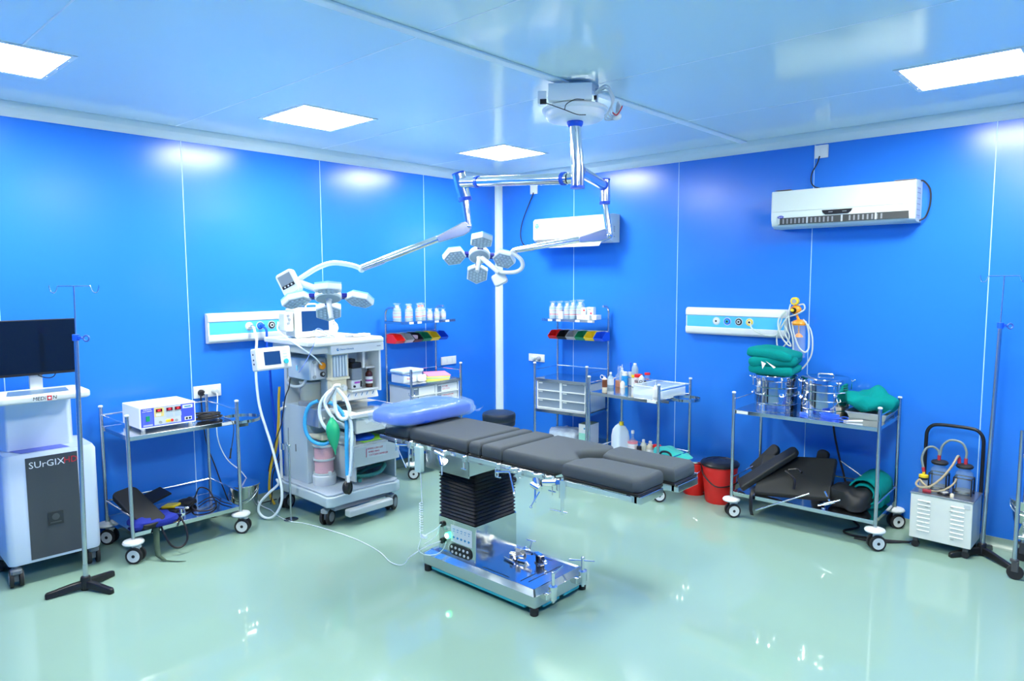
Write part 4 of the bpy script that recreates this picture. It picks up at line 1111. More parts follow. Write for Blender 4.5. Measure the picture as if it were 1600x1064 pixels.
sd = thing('support_stand', 'short thin chrome rod stand with a small disc foot between steel bucket and anaesthesia machine', 'stand', (.595, -3.03, 0))
MB().lathe([(0, 0), (.055, 0), (.055, .006), (.01, .012), (0, .012)], n=28).build('disc_foot', STEEL, sd)
MB().cyl((0, 0, .01), (0, 0, .60), .0085, n=12).build('tube', STEEL, sd)
MB().cyl((0, 0, .60), (0, 0, .74), .003, n=8).build('thin_rod', STEEL, sd)
m = MB().cyl((-.03, 0, .60), (.02, 0, .60), .006, n=8).cyl((0, 0, .59), (0, 0, .61), .012, n=12).cyl((-.035, 0, .585), (-.035, 0, .62), .004, n=8).bc((-.06, -.02, .585), (.02, .02, .05)); m.build('clamp', CHROME, sd)
# ---------------------------------------------------------------- endoscopy cart (left edge)
ec = thing('endoscopy_cart', 'white cart with charcoal front panel and a wide black screen at the left edge', 'medical cart', (.25, -4.575, 0), -2)
def rp(x0, x1, y0, y1, r=.03): return rr(x0, x1, y0, y1, r, 5)
CW = mat('cool white cart enamel', (.66, .76, .90), rough=.3)
m = MB(); ol = rp(-.22, .20, -.255, .255, .04)
n = len(ol)
vs = [(x*.96, y*.98, .135) for x, y in ol] + [(x, y, .16) for x, y in ol] + [(x, y, .80) for x, y in ol] + [(x*.93, y*.95, .825) for x, y in ol]
fs = [list(range(n-1, -1, -1)), list(range(3*n, 4*n))]
for k in range(3):
    for i in range(n): fs.append((k*n+i, k*n+(i+1) % n, k*n+n+(i+1) % n, k*n+n+i))
m.add(vs, fs, True).build('cabinet', CW, ec)
MB().box(.1985, .204, -.137, .142, .155, .800).build('front_panel', DGREY, ec)
MB().box(.205, .208, -.038, .046, .350, .435).build('recess_plate', mat('graphite plate', (.03, .034, .036), rough=.35), ec)
MB().cyl((.208, .004, .402), (.210, .004, .402), .021, n=24).box(.208, .2095, -.026, .034, .364, .370).build('recess_emblem', mat('dim metal', (.10, .11, .11), rough=.3, metal=.5), ec)
text('SUrGIX', .058, TXTW, ec, (.2055, -.122, .750), (0, 1, 0), (0, 0, 1), 'maker_lettering', align='LEFT', sx=1.02)
text('HD', .056, TXTR, ec, (.2055, .064, .752), (0, 1, 0), (0, 0, 1), 'red_lettering', align='LEFT', sx=.95)
MB().add([(.16, -.15, .8265), (.16, .115, .8265), (.05, .085, .829), (.05, -.19, .829)], [(0, 1, 2, 3)]).build('blue_sheet', mat('violet blue sheet', (.10, .14, .62), rough=.4), ec)
MB().prism([(-.10, -.25), (.05, -.20), (.05, .14), (.02, .165), (-.10, .165)], .82, 1.17).build('column', CW, ec, bevel=.012)
m = MB(); tp = rp(.02, .375, -.30, .205, .055)
m.prism(tp, 1.165, 1.208).build('keyboard_tray', WHITE, ec, bevel=.012)
MB().prism([(.10, -.185), (.30, -.225), (.32, -.17), (.30, .10), (.12, .12)], 1.2085, 1.2095).build('keyboard_recess', mat('slate keyboard film', (.10, .17, .26), rough=.3), ec)
MB().box(.03, .06, -.06, .01, 1.20, 1.34).build('screen_post', WHITE, ec, bevel=.004)
fM = frameM((.3765, 0, 1.187), (0, 1, 0), (0, 0, 1))
def et(s_, m_, y0, sx=1): text(s_, .030, m_, ec, (.3772, y0, 1.187), (0, 1, 0), (0, 0, 1), 'maker_lettering', align='LEFT', sx=sx, shear=.15)
MB().box(.375, .3765, -.112, .012, 1.171, 1.204).build('lettering_backing', PAPER, ec)
et('MEDi', INKK, -.110); et('N', INKK, -.009)
MB().box(.3765, .3772, -.036, -.011, 1.173, 1.202).build('red_square', TXTR, ec)
MB().cyl((.3772, -.0235, 1.187), (.3780, -.0235, 1.187), .007, n=16).build('white_dot', TXTW, ec)
# screen
MB().box(.06, .095, -.43, .205, 1.298, 1.648).build('screen_case', BLACK, ec, bevel=.003)
MB().box(.095, .0965, -.424, .199, 1.315, 1.642).build('screen', SCREEN, ec)
MB().tube([(.07, -.03, 1.31), (.07, .0, 1.285), (.07, .04, 1.272), (.07, .07, 1.28), (.07, .085, 1.31)], .003).build('screen_cable', BLACK, ec)
for x, y in ((.17, -.215), (.10, .225), (-.17, -.215), (-.17, .215)): bigcaster(ec, x, y, .055, 175, mat('slate caster', (.14, .17, .20), rough=.4), .14)

# ---------------------------------------------------------------- IV stands
def iv_stand(label, loc, rz, leg_angles, lean, hook_dir, h1=1.545, h2=1.86, r=.0135, leg=.20, legs=None):
    t = thing('drip_stand', label, 'drip stand', loc, rz)
    L_ = Vector(lean)
    def p(z): return Vector((0, 0, z)) + L_*(z/1.5)
    m = MB().lathe([(0, .0), (.028, .004), (.032, .04), (.026, .085), (.0, .087)], n=20)
    m.build('hub', BLACK, t, bevel=.003)
    for k_, a in enumerate(leg_angles):
        if legs: leg = legs[k_]
        d = Vector((math.cos(R(a)), math.sin(R(a)), 0)); s = Vector((-d.y, d.x, 0))
        vs = []
        st = [(0, .020, .015, .062), (.4, .020, .012, .055), (.85, .019, .003, .040), (1.0, .019, .0, .036), (1.06, .012, .0, .028)]
        for q, w_, z0, z1 in st:
            c = d*leg*q
            for sy, z in ((-w_, z0), (w_, z0), (w_*.8, z1), (-w_*.8, z1)): vs.append((c + s*sy) + Vector((0, 0, z)))
        fs = [(3, 2, 1, 0), (16, 17, 18, 19)]
        for k in range(4):
            for i in range(4): fs.append((k*4+i, k*4+(i+1) % 4, k*4+4+(i+1) % 4, k*4+4+i))
        MB().add(vs, fs).build('leg', BLACK, t, bevel=.007)
    MB().cyl(p(.05), p(.16), r*1.12, n=16).cyl(p(.15), p(h1), r, n=16).build('pole', STEEL, t)
    MB().cyl(p(h1-.01), p(h1+.028), r*1.45, n=18).bc(p(h1+.008) + Vector(hook_dir)*.022, (.022, .022, .018)).build('collar', BLUEC, t, bevel=.002)
    hd = Vector(hook_dir)
    k = MB().cyl(p(h1+.01)+hd*.02, p(h1+.006)+hd*.045, .005)
    cc_ = p(h1+.004)+hd*.062
    k.tube([cc_ + hd*.017*math.cos(a) + Vector((0, 0, .017*math.sin(a))) for a in [2*PI*i/10 for i in range(10)]], .005, 8, 3, closed=True)
    k.build('wing_screw', mat('blue steel', (.10, .20, .60), rough=.3, metal=.6), t)
    MB().cyl(p(h1), p(h2), .0042, n=10).build('inner_rod', STEEL, t)
    T0 = p(h2)
    pts = []
    for s in (-1, 1):
        a = [(.0, 0), (.088, 0), (.098, -.004), (.108, -.028), (.122, -.040), (.138, -.034), (.146, -.012), (.148, .004)]
        q = [T0 + hd*s*x + Vector((0, 0, z)) for x, z in a]
        MB().tube(q, .0032, 8, 5).build('hook', CHROME, t)
    return t
hd_ = Vector((.74, .67, 0)).normalized()
iv_stand('thin chrome drip stand on a black three-legged foot before the screen cart at left', (.775, -4.520, 0), 0, [262, 25, 118], (.012, .022, 0), (.74, .672, 0))
iv_stand('chrome drip stand on black foot behind the white suction unit at right', (4.757, -.235, 0), 0, [231, 318, 80], (.027, .004, 0), (.80, .60, 0), h1=1.565, h2=1.90, legs=(.235, .235, .15))

# ---------------------------------------------------------------- left trolley and what it carries
trolley('instrument_trolley', 'stainless two-tier trolley with basin ring between screen cart and steel bucket, left wall', (.305, -3.795, 0), 90, .75, .51, .855, .20, ring=(1, .150, .81), turns=(45, 40, 48, 50))
es = thing('electrosurgical_unit', 'white electrosurgical unit with blue front and red number windows on the left trolley', 'electrosurgical unit', (.30, -3.868, .8555))
m = MB().box(-.165, .160, -.19, .19, .018, .168); m.build('case', WHITEG, es, bevel=.006)
for sx in (-1, 1):
    for sy in (-1, 1): MB().cyl((sx*.13, sy*.16, 0), (sx*.13, sy*.16, .02), .014, n=12).build('foot', WHITE, es)
E0 = .1615
MB().box(.158, E0, -.180, .180, .028, .158).build('front_panel', mat('violet blue fascia', (.06, .10, .72), rough=.35), es)
MB().box(E0, E0+.0008, -.095, .085, .034, .156).build('grey_area', GREYP, es)
MB().box(E0+.0008, E0+.0014, -.093, -.030, .092, .154).build('yellow_area', mat('buff yellow area', (.80, .66, .22), rough=.5), es)
m = MB()
for y in (-.062, .008, .065): m.box(E0+.0008, E0+.004, y-.021, y+.021, .124, .146)
m.build('number_window', DIGIT, es)
for y, s_ in ((-.062, '60'), (.008, '40'), (.065, '30')): text(s_, .019, mat('lit red digits', (1, .04, .06), rough=.3, emit=.35), es, (E0+.0045, y, .135), (0, 1, 0), (0, 0, 1), 'digits')
MB().box(E0+.0014, E0+.003, -.082, -.050, .096, .114).build('cream_key', PAPER, es)
m = MB()
for y in (-.08, -.062, -.044, -.01, .006, .022, .05, .066, .08): m.cyl((E0+.0008, y, .118), (E0+.003, y, .118), .003, n=8)
m.build('small_key', GREYM, es)
m = MB()
for y in (.008, .066): m.box(E0+.0008, E0+.0014, y-.022, y+.022, .078, .108)
m.build('key_group', mat('pale blue key group', (.45, .55, .70), rough=.5), es)
MB().box(E0, E0+.001, -.172, -.104, .048, .126).build('switch_surround', mat('fascia blue light', (.10, .16, .82), rough=.4), es)
MB().box(E0+.001, E0+.007, -.150, -.125, .068, .105).build('power_switch', mat('green rocker', (.01, .28, .14), rough=.3), es, bevel=.002)
m = MB()
for y, c in ((-.055, GREYM), (.052, GREYM)): m.cyl((E0, y, .050), (E0+.006, y, .050), .010, n=14)
m.build('jack', GREYM, es)
MB().cyl((E0, -.010, .054), (E0+.005, -.010, .054), .010, n=14).cyl((E0, .004, .054), (E0+.005, .004, .054), .010, n=14).build('yellow_jack', YEL, es)
MB().cyl((E0, .022, .054), (E0+.005, .022, .054), .010, n=14).build('red_jack', RED, es)
MB().box(E0, E0+.001, .098, .168, .126, .150).box(E0, E0+.001, .110, .160, .040, .064).build('white_label', PAPER, es)
MB().cyl((E0+.001, .124, .052), (E0+.003, .124, .052), .008, n=12).cyl((E0+.001, .146, .052), (E0+.003, .146, .052), .008, n=12).build('output_jack', BLACK, es)
MB().box(E0+.001, E0+.0016, .110, .156, .133, .142).build('maker_mark', INKB, es, bevel=.002)
text('SURGICAL', .012, TXTW, es, (E0+.0006, -.138, .149), (0, 1, 0), (0, 0, 1), 'fascia_lettering')
text('DIATHERMY', .012, TXTW, es, (E0+.0006, -.138, .136), (0, 1, 0), (0, 0, 1), 'fascia_lettering')
MB().box(E0, E0+.001, -.168, -.106, .034, .045).build('white_strip', mat('pale violet strip', (.45, .5, .8), rough=.5), es)
cb = MB()
random.seed(3)
for k in range(6):
    a0_ = random.random()*6; rx, ry = .075+.02*random.random(), .035+.02*random.random(); zc = .864+.007*k
    cb.tube([(.38 + ry*math.cos(a0_+a)+.01*random.random(), -3.555+rx*math.sin(a0_+a)+.01*random.random(), zc+.006*random.random()) for a in [2*PI*i/9 for i in range(9)]], .0045, 6, 4, closed=True)
cb.tube([(.30, -3.62, .90), (.34, -3.58, .905), (.38, -3.52, .90), (.42, -3.47, .88)], .006)
tag(cb.build('cable_coil', RUBBER), 'black coiled leads beside the electrosurgical unit on the left trolley', 'cable')
lp = MB().tube([(.46, -3.47, .862), (.52, -3.465, .86), (.563, -3.46, .85), (.580, -3.458, .80), (.584, -3.475, .70), (.584, -3.49, .64)], .003, 6)
lp.cyl((.584, -3.485, .66), (.584, -3.495, .60), .006, n=8).cyl((.584, -3.495, .60), (.584, -3.497, .585), .008, n=8)
tag(lp.build('electrode_lead', RUBBER), 'thin black electrode lead hanging down from the left trolley top', 'cable')

def slab(name, label, c, size, rot, m, cat_, r=.03, bev=.010, straps=()):
    o = MB().prism(rr(-size[0]/2, size[0]/2, -size[1]/2, size[1]/2, r, 5), -size[2]/2, size[2]/2).build(name, m, None, bevel=bev, keep=True)
    o.matrix_world = Matrix.Translation(c) @ rot
    return tag(o, label, cat_)
def rot3(ax, ay):
    ax = Vector(ax).normalized(); ay = Vector(ay); ay = (ay - ax*ay.dot(ax)).normalized(); az = ax.cross(ay)
    return Matrix((ax, ay, az)).transposed().to_4x4()
slab('arm_pad', 'black vinyl arm board pad lying aslant on the lower tier of the left trolley', (.41, -4.075, .320), (.43, .170, .040), rot3((.36, .075, -.165), (0, 1, .06)), PADB, 'arm board', r=.05)
o = MB().blob((.26, .30, .075), .03, 9, 11, 3, 16).build('blue_cloth_bundle', NAVYF); o.location = (.47, -4.02, .2005)
tag(o, 'dark blue fabric bundle crushed under the black pad on the left trolley', 'bundle')
o = MB().prism([(-.08, -.11), (.09, -.12), (.06, .12), (-.10, .10)], 0, .012).build('black_plate', PADB); o.location = (.16, -3.90, .29); o.rotation_euler = (R(14), R(8), 0)
tag(o, 'thin black sheet behind the yellow pedal on the lower trolley tier', 'sheet')
fp = thing('foot_pedal', 'yellow topped black foot pedal on the lower tier of the left trolley', 'foot pedal', (.33, -3.83, .201), 35)
MB().box(-.075, .075, -.06, .06, 0, .045, ch=.012).build('pedal_base', BLACK, fp, bevel=.004)
MB().prism(rr(-.055, .055, -.045, .045, .014), -.008, .010, M=T(0, 0, .055, ry=-6)).build('pedal_plate', YEL, fp, bevel=.006)
pb = MB().tube([(.40, -3.78, .215), (.34, -3.70, .225), (.24, -3.62, .25), (.16, -3.55, .29), (.20, -3.50, .27), (.30, -3.50, .215), (.42, -3.54, .21), (.50, -3.62, .21), (.47, -3.70, .215), (.38, -3.70, .22), (.30, -3.66, .215)], .0055, 8)
pb.tube([(.30, -3.62, .212), (.22, -3.52, .212), (.24, -3.47, .212), (.38, -3.48, .212), (.50, -3.46, .212)], .004, 8)
tag(pb.build('pedal_cable', RUBBER), 'black pedal cable looped over the lower tier of the left trolley', 'cable')
o = MB().blob((.11, .12, .05), .02, 18, 6, 3, 12).build('lead_bundle', RUBBER); o.location = (.24, -3.68, .2005)
tag(o, 'knotted black lead bundle behind the yellow foot pedal', 'cable')
cl = thing('table_clamp', 'chrome clamp screws lying beside the yellow foot pedal on the lower tier', 'clamp', (.50, -3.83, .2005), 20)
MB().cyl((0, 0, 0), (0, 0, .07), .011, n=14).cyl((-.035, -.01, .078), (.03, .01, .078), .009, n=12).bc((0, .0, .03), (.05, .03, .022), ch=.004).build('clamp_screw', CHROME, cl)
MB().cyl((-.05, .07, .0), (-.05, .07, .045), .010, n=14).cyl((-.08, .05, .05), (-.02, .09, .05), .008, n=12).build('clamp_bar', CHROME, cl)
ribbon = [(.50, -4.00, .245, .034), (.56, -4.03, .22, .034), (.595, -4.035, .16, .032), (.62, -4.045, .09, .030), (.65, -4.05, .035, .028), (.70, -4.03, .010, .026), (.75, -3.99, .006, .024), (.80, -3.945, .005, .024)]
vs = []; fs = []
for x, y, z, w_ in ribbon: vs += [(x-.01, y-w_/2, z), (x+.01, y+w_/2, z+.002)]
for i in range(len(ribbon)-1): fs.append((2*i, 2*i+1, 2*i+3, 2*i+2))
o = MB().add(vs, fs, True).build('webbing_strap', STRAP); so = o.modifiers.new('s', 'SOLIDIFY'); so.thickness = .003; so.offset = 1
tag(o, 'olive green webbing strap trailing from the left trolley onto the floor', 'strap')
o = MB().tube([(.53, -3.99, .24), (.60, -3.99, .17), (.64, -3.96, .08), (.66, -3.91, .055), (.66, -3.86, .09), (.625, -3.85, .17), (.56, -3.86, .235)], .007, 8).build('strap_loop', BLACK)
tag(o, 'black strap loop hanging below the lower tier of the left trolley', 'strap')
steel_bucket('small stainless pail with handle on the floor between left trolley and anaesthesia machine', (.175, -3.20, 0), .118, .25, 40)

# ---------------------------------------------------------------- things on the left wall
def gas_panel(label, along, c0, c1, zc, holes, zlen=.24, plugs=()):
    """along: 'x' for the right wall (facing -y), 'y' for the left wall (facing +x)"""
    L = c1 - c0; mid = (c0+c1)/2
    if along == 'y': t = thing('gas_outlet_panel', label, 'gas outlet panel', (0, mid, zc-.12), 90)
    else: t = thing('gas_outlet_panel', label, 'gas outlet panel', (mid, 0, zc-.12), 0)
    # local: x along, -y out of the wall
    prof = [(-.002, 0), (-.03, 0), (-.050, .008), (-.060, .026), (-.060, .066), (-.052, .070), (-.052, .170), (-.060, .174), (-.060, .214), (-.050, .232), (-.03, .24), (-.002, .24)]
    n = len(prof)
    vs = [(-L/2, y, z) for y, z in prof] + [(L/2, y, z) for y, z in prof]
    MB().add(vs, [list(range(n)), list(range(2*n-1, n-1, -1))] + [(i, n+i, n+(i+1) % n, (i+1) % n) for i in range(n)]).build('housing', WHITE, t, bevel=.002)
    MB().box(-L/2+.008, L/2-.008, -.0545, -.052, .0705, .1695).build('blue_band', SKY, t)
    m = MB()
    for s in (-1, 1): m.add([(s*L/2-.005, y*1.02, z) for y, z in prof] + [(s*L/2+.007, y*1.02, z) for y, z in prof if 1], [list(range(n)), list(range(2*n-1, n-1, -1))] + [(i, n+i, n+(i+1) % n, (i+1) % n) for i in range(n)])
    m.build('end_cap', WHITE, t, bevel=.006)
    for (pos, cm, inner) in holes:
        x = (pos - mid)*(1 if along == 'x' else 1)
        o = MB().cyl((x, -.0545, .125), (x, -.062, .125), .028, n=26).build('outlet', cm, t, bevel=.002)
        MB().cyl((x, -.062, .125), (x, -.0635, .125), .018, n=22).build('outlet_face', inner, o)
        MB().cyl((x, -.0635, .125), (x, -.066, .125), .009, n=16).build('outlet_hole', BLACK, o)
        MB().cyl((x, -.0545, .125), (x, -.056, .125), .035, n=26).build('outlet_flange', GREYP, o)
    return t
gas_panel('white gas outlet panel with sky blue band behind the anaesthesia machine, left wall', 'y', -3.38, -2.52, 1.508,
          [(-3.045, WHITE, CREAM), (-2.950, BLUEC, SKY), (-2.847, BLACK, WHITE), (-2.753, YEL, CREAM)])
# probes plugged into the left panel
hs = thing('gas_hose', 'white gas hose plugged into the left wall panel and looping to the floor', 'hose', (.07, -3.045, 1.513))
o_ = Vector((.07, -3.045, 1.513))
MB().cyl((-.002, 0, 0), (.04, 0, -.0), .014, n=14).cyl((.04, 0, 0), (.055, .01, -.01), .010, n=12).build('probe', CHROME, hs)
MB().tube([Vector(p)-o_ for p in [(.12, -3.040, 1.505), (.16, -3.05, 1.46), (.20, -3.06, 1.40), (.20, -3.075, 1.25), (.20, -3.074, 1.05), (.22, -3.06, .838), (.32, -3.03, .562), (.47, -3.065, .40), (.545, -3.075, .25), (.55, -3.09, .126), (.50, -3.13, .03), (.43, -3.165, .015), (.385, -3.19, .06), (.40, -3.185, .13), (.43, -3.13, .20), (.42, -3.06, .235), (.36, -3.0, .24), (.28, -2.97, .25)]], .0105, 10, 8).build('tube', HOSEW, hs)
hs = thing('gas_hose', 'blue gas hose plugged into the left wall panel, hanging behind the display arm', 'hose', (.07, -2.950, 1.513))
o_ = Vector((.07, -2.950, 1.513))
MB().cyl((-.002, 0, 0), (.04, 0, 0), .015, n=14).build('probe', BLUEC, hs)
MB().tube([Vector(p)-o_ for p in [(.11, -2.950, 1.508), (.14, -2.94, 1.47), (.12, -2.932, 1.32), (.12, -2.915, 1.186), (.12, -2.905, .95), (.12, -2.882, .692), (.14, -2.86, .42), (.20, -2.83, .30)]], .010, 10, 8).build('tube', BLUEC, hs)
hs = thing('gas_hose', 'thin white line plugged into the yellow outlet of the left wall panel', 'hose', (.07, -2.753, 1.513))
o_ = Vector((.07, -2.753, 1.513))
MB().cyl((-.002, 0, 0), (.045, 0, 0), .013, n=14).build('probe', CHROME, hs)
MB().tube([Vector(p)-o_ for p in [(.11, -2.75, 1.51), (.20, -2.78, 1.48), (.222, -2.80, 1.40), (.21, -2.80, 1.20), (.225, -2.78, .90), (.215, -2.79, .60), (.20, -2.83, .40)]], .005, 8, 8).build('tube', HOSEW, hs)
o = MB().tube([(.30, -2.93, 1.02), (.29, -2.935, .90), (.285, -2.94, .74), (.27, -2.96, .52), (.24, -2.985, .40), (.22, -3.0, .27), (.21, -3.0, .12), (.23, -2.97, .03)], .0105, 8).build('yellow_hose', mat('yellow gas hose', (.62, .42, .03), rough=.5))
tag(o, 'yellow gas hose running down behind the anaesthesia machine to the floor', 'hose')
o = MB().tube([(.43, -2.905, 1.10), (.412, -2.91, 1.02), (.39, -2.93, .946), (.37, -2.945, .817), (.35, -2.955, .713), (.30, -2.98, .58), (.25, -3.0, .42), (.17, -2.98, .30), (.15, -2.90, .36), (.16, -2.86, .46), (.18, -2.88, .40), (.20, -2.96, .28), (.21, -2.98, .12), (.26, -3.02, .05)], .0045, 8).build('black_lead', RUBBER)
tag(o, 'black lead hanging behind the anaesthesia machine beside the yellow hose', 'cable')
def sockets(label, along, c0, c1, z0, z1, rings=(), plugs=()):
    t = thing('wall_socket', label, 'socket', (0, (c0+c1)/2, z0) if along == 'y' else ((c0+c1)/2, 0, z0), 90 if along == 'y' else 0)
    w_ = c1-c0; h_ = z1-z0
    MB().box(-w_/2, w_/2, -.012, -.0005, 0, h_).build('plate', WHITE, t, bevel=.004)
    m = MB()
    n_ = max(1, round(w_/.07))
    for i in range(n_):
        x = -w_/2 + w_*(i+.5)/n_
        m.box(x-w_/n_*.38, x+w_/n_*.38, -.0145, -.012, h_*.22, h_*.78)
    m.build('switch_insert', PAPER, t, bevel=.001)
    for x, mm in plugs:
        MB().lathe([(0, 0), (.026, 0), (.026, .018), (.018, .036), (.0, .038)], n=18, M=frameM((x, -.0125, h_*.45), (1, 0, 0), (0, 0, 1))).build('plug', mm, t, bevel=.002)
    return t
sockets('white switch socket plate with a black and a white plug above the left trolley', 'y', -3.500, -3.280, .962, 1.058, plugs=((-.055, BLACK), (.055, GREYP)))
sockets('white switch plate on the left wall beside the left drawer rack', 'y', -.905, -.690, .980, 1.066)
sockets('white switch socket plate with two round plugs between corner post and right drawer rack', 'x', .460, .686, .983, 1.066, plugs=((-.025, GREYP), (.045, GREYM)))
sockets('small white socket just below the cove above the nearer air conditioner', 'x', 3.474, 3.580, 2.835, 2.937)
sockets('small white socket high on the right wall near the corner post', 'x', .485, .585, 2.805, 2.905)
o = MB().tube([(.028, -3.45, .995), (.022, -3.45, .96), (.018, -3.44, .80), (.018, -3.42, .60), (.018, -3.36, .40), (.02, -3.30, .20), (.035, -3.24, .03), (.055, -3.15, .010), (.055, -3.0, .008), (.06, -2.86, .010)], .0048, 8).build('power_lead', RUBBER)
tag(o, 'black power lead from the wall plug behind the left trolley down to the floor', 'cable')
o = MB().tube([(.040, -3.335, 1.0), (.06, -3.335, .95), (.07, -3.355, .66), (.055, -3.28, .45), (.05, -3.151, .305), (.06, -3.06, .13), (.13, -3.05, .03), (.283, -3.030, .007)], .0042, 8).build('white_lead', HOSEW)
tag(o, 'thin white lead from the wall plug slanting down behind the small steel pail', 'cable')
# ---------------------------------------------------------------- drawer racks with bins
def rack(label, c, rz, W_, D_, papers, turns):
    t = thing('drawer_rack', label, 'drawer rack', (*c, 0), rz)
    for sx in (-1, 1):
        MB().cyl((sx*W_/2, -D_/2, .15), (sx*W_/2, -D_/2, 1.050), .0125, n=14).build('front_post', STEEL, t)
        MB().lathe([(0, 0), (.0125, 0), (.0155, .003), (.0155, .010), (.011, .014), (0, .015)], (sx*W_/2, -D_/2, 1.046), 14).build('post_cap', WHITE, t)
    # rear posts arch forward at the top
    for sx in (-1, 1):
        MB().tube([(sx*W_/2, D_/2, .15), (sx*W_/2, D_/2, .6), (sx*W_/2, D_/2, 1.1), (sx*W_/2, D_/2, 1.50), (sx*W_/2, D_/2, 1.56), (sx*W_/2, D_/2-.02, 1.60), (sx*W_/2, D_/2-.06, 1.617), (sx*W_/2, D_/2-.12, 1.62)], .011, 12, 5).build('rear_post', STEEL, t)
    k = 0
    for sx in (-1, 1):
        for sy in (-1, 1): caster(t, sx*W_/2, sy*D_/2, turn=turns[k]-rz); k += 1
    m = MB().box(-W_/2+.004, W_/2-.004, -D_/2, D_/2, .895, .899).box(-W_/2+.006, W_/2-.006, -D_/2-.001, -D_/2+.003, .875, .900).box(-W_/2+.003, -W_/2+.007, -D_/2, D_/2, .875, .9).box(W_/2-.007, W_/2-.003, -D_/2, D_/2, .875, .9)
    m.build('top_tray', SHEET, t)
    for z in (.585, .27):
        m = MB().box(-W_/2+.004, W_/2-.004, -D_/2, D_/2, z-.003, z).box(-W_/2+.006, W_/2-.006, -D_/2-.001, -D_/2+.003, z-.025, z+.001).box(-W_/2+.003, -W_/2+.007, -D_/2, D_/2, z-.025, z+.001).box(W_/2-.007, W_/2-.003, -D_/2, D_/2, z-.025, z+.001)
        m.build('shelf', SHEET, t)
    g = MB()
    for a, b in (((-W_/2, D_/2), (W_/2, D_/2)), ((-W_/2, -D_/2), (-W_/2, D_/2)), ((W_/2, -D_/2), (W_/2, D_/2))):
        g.cyl((*a, .985), (*b, .985), .0055, n=8)
    g.build('guard_rail', CHROME, t)
    g = MB().cyl((-W_/2, D_/2, 1.365), (W_/2, D_/2, 1.365), .007, n=8).cyl((-W_/2, D_/2, 1.28), (W_/2, D_/2, 1.28), .007, n=8).box(-W_/2, W_/2, D_/2-.014, D_/2-.010, 1.33, 1.368)
    g.build('bin_rail', CHROME, t)
    ts = MB().box(-W_/2-.02, W_/2-.01 if rz < 45 else W_/2+.03, D_/2-.27, D_/2-.01, 1.488, 1.491).box(-W_/2-.02, W_/2-.01 if rz < 45 else W_/2+.03, D_/2-.272, D_/2-.268, 1.465, 1.491).box(-W_/2-.02, -W_/2-.016, D_/2-.27, D_/2-.01, 1.465, 1.491)
    ts.build('top_shelf', SHEET, t)
    m = MB()
    for x in (-.22, -.12, .10, .24): m.box(x-.025, x+.025, D_/2-.2745, D_/2-.2725, 1.466, 1.486)
    m.build('shelf_tag', PAPER, t)
    # drawer box
    x0, x1, y0, y1, z0, z1 = -W_/2+.018, W_/2-.018, -D_/2+.010, D_/2-.02, .588, .890
    MB().box(x0, x1, y0+.012, y1, z0, z1).build('drawer_case', GREYP, t, bevel=.002)
    fr = MB(); e = .013
    fr.box(x0, x1, y0, y0+.012, z0, z0+.018).box(x0, x1, y0, y0+.012, z1-.022, z1).box(x0, x0+e, y0, y0+.012, z0, z1).box(x1-e, x1, y0, y0+.012, z0, z1).box(-e, e, y0, y0+.012, z0, z1)
    fr.build('drawer_surround', WHITE, t, bevel=.001)
    hh = (z1-z0-.040)/3
    for cx_ in (-1, 1):
        for r_ in range(3):
            a, b = (x0+e, -e) if cx_ < 0 else (e, x1-e)
            zb = z0+.018 + hh*r_
            d_ = MB().box(a+.002, b-.002, y0+.003, y0+.0115, zb+.006, zb+hh-.004).build('drawer', DRAWER, t, bevel=.001)
            MB().box(a, b, y0-.006, y0+.004, zb-.002, zb+.008).build('drawer_pull', WHITE, d_)
            if papers:
                px0, px1 = (a+.07, b-.006) if cx_ < 0 else (a+.055, b-.012)
                MB().box(px0, px1, y0+.0015, y0+.0028, zb+.010, zb+hh-.006).build('paper_note', PAPER, d_)
                if cx_ > 0 and r_ > 0:
                    for i_, s_ in enumerate((('ET TUBE', 'NO.6 TO 8') if r_ == 2 else ('LARYNGOSCOPE', 'BLADE, STYLET'))):
                        text(s_, .019, INKR, d_, (px0+.012, y0+.001, zb+hh*.66-.026*i_), (1, 0, 0), (0, 0, 1), 'handwriting', align='LEFT')
            MB().box(a+.010, a+.055, y0+.0018, y0+.0028, zb+hh-.020, zb+hh-.008).build('white_label', PAPER, d_)
    m = MB().cyl((x1-.035, y0-.004, z1-.012), (x1-.035, y0, z1-.012), .007, n=12).cyl((-.035, y0-.004, z1-.012), (-.035, y0, z1-.012), .007, n=12)
    m.build('lock', BLACK, t)
    if rz > 45:
        MB().tube([(-W_/2-.03, -D_/2, .83), (-W_/2-.03, -D_/2-.01, .80), (-W_/2, -D_/2-.02, .785), (-W_/2+.03, -D_/2-.01, .80), (-W_/2+.03, -D_/2, .83)], .004).build('side_hook', CHROME, t)
    return t
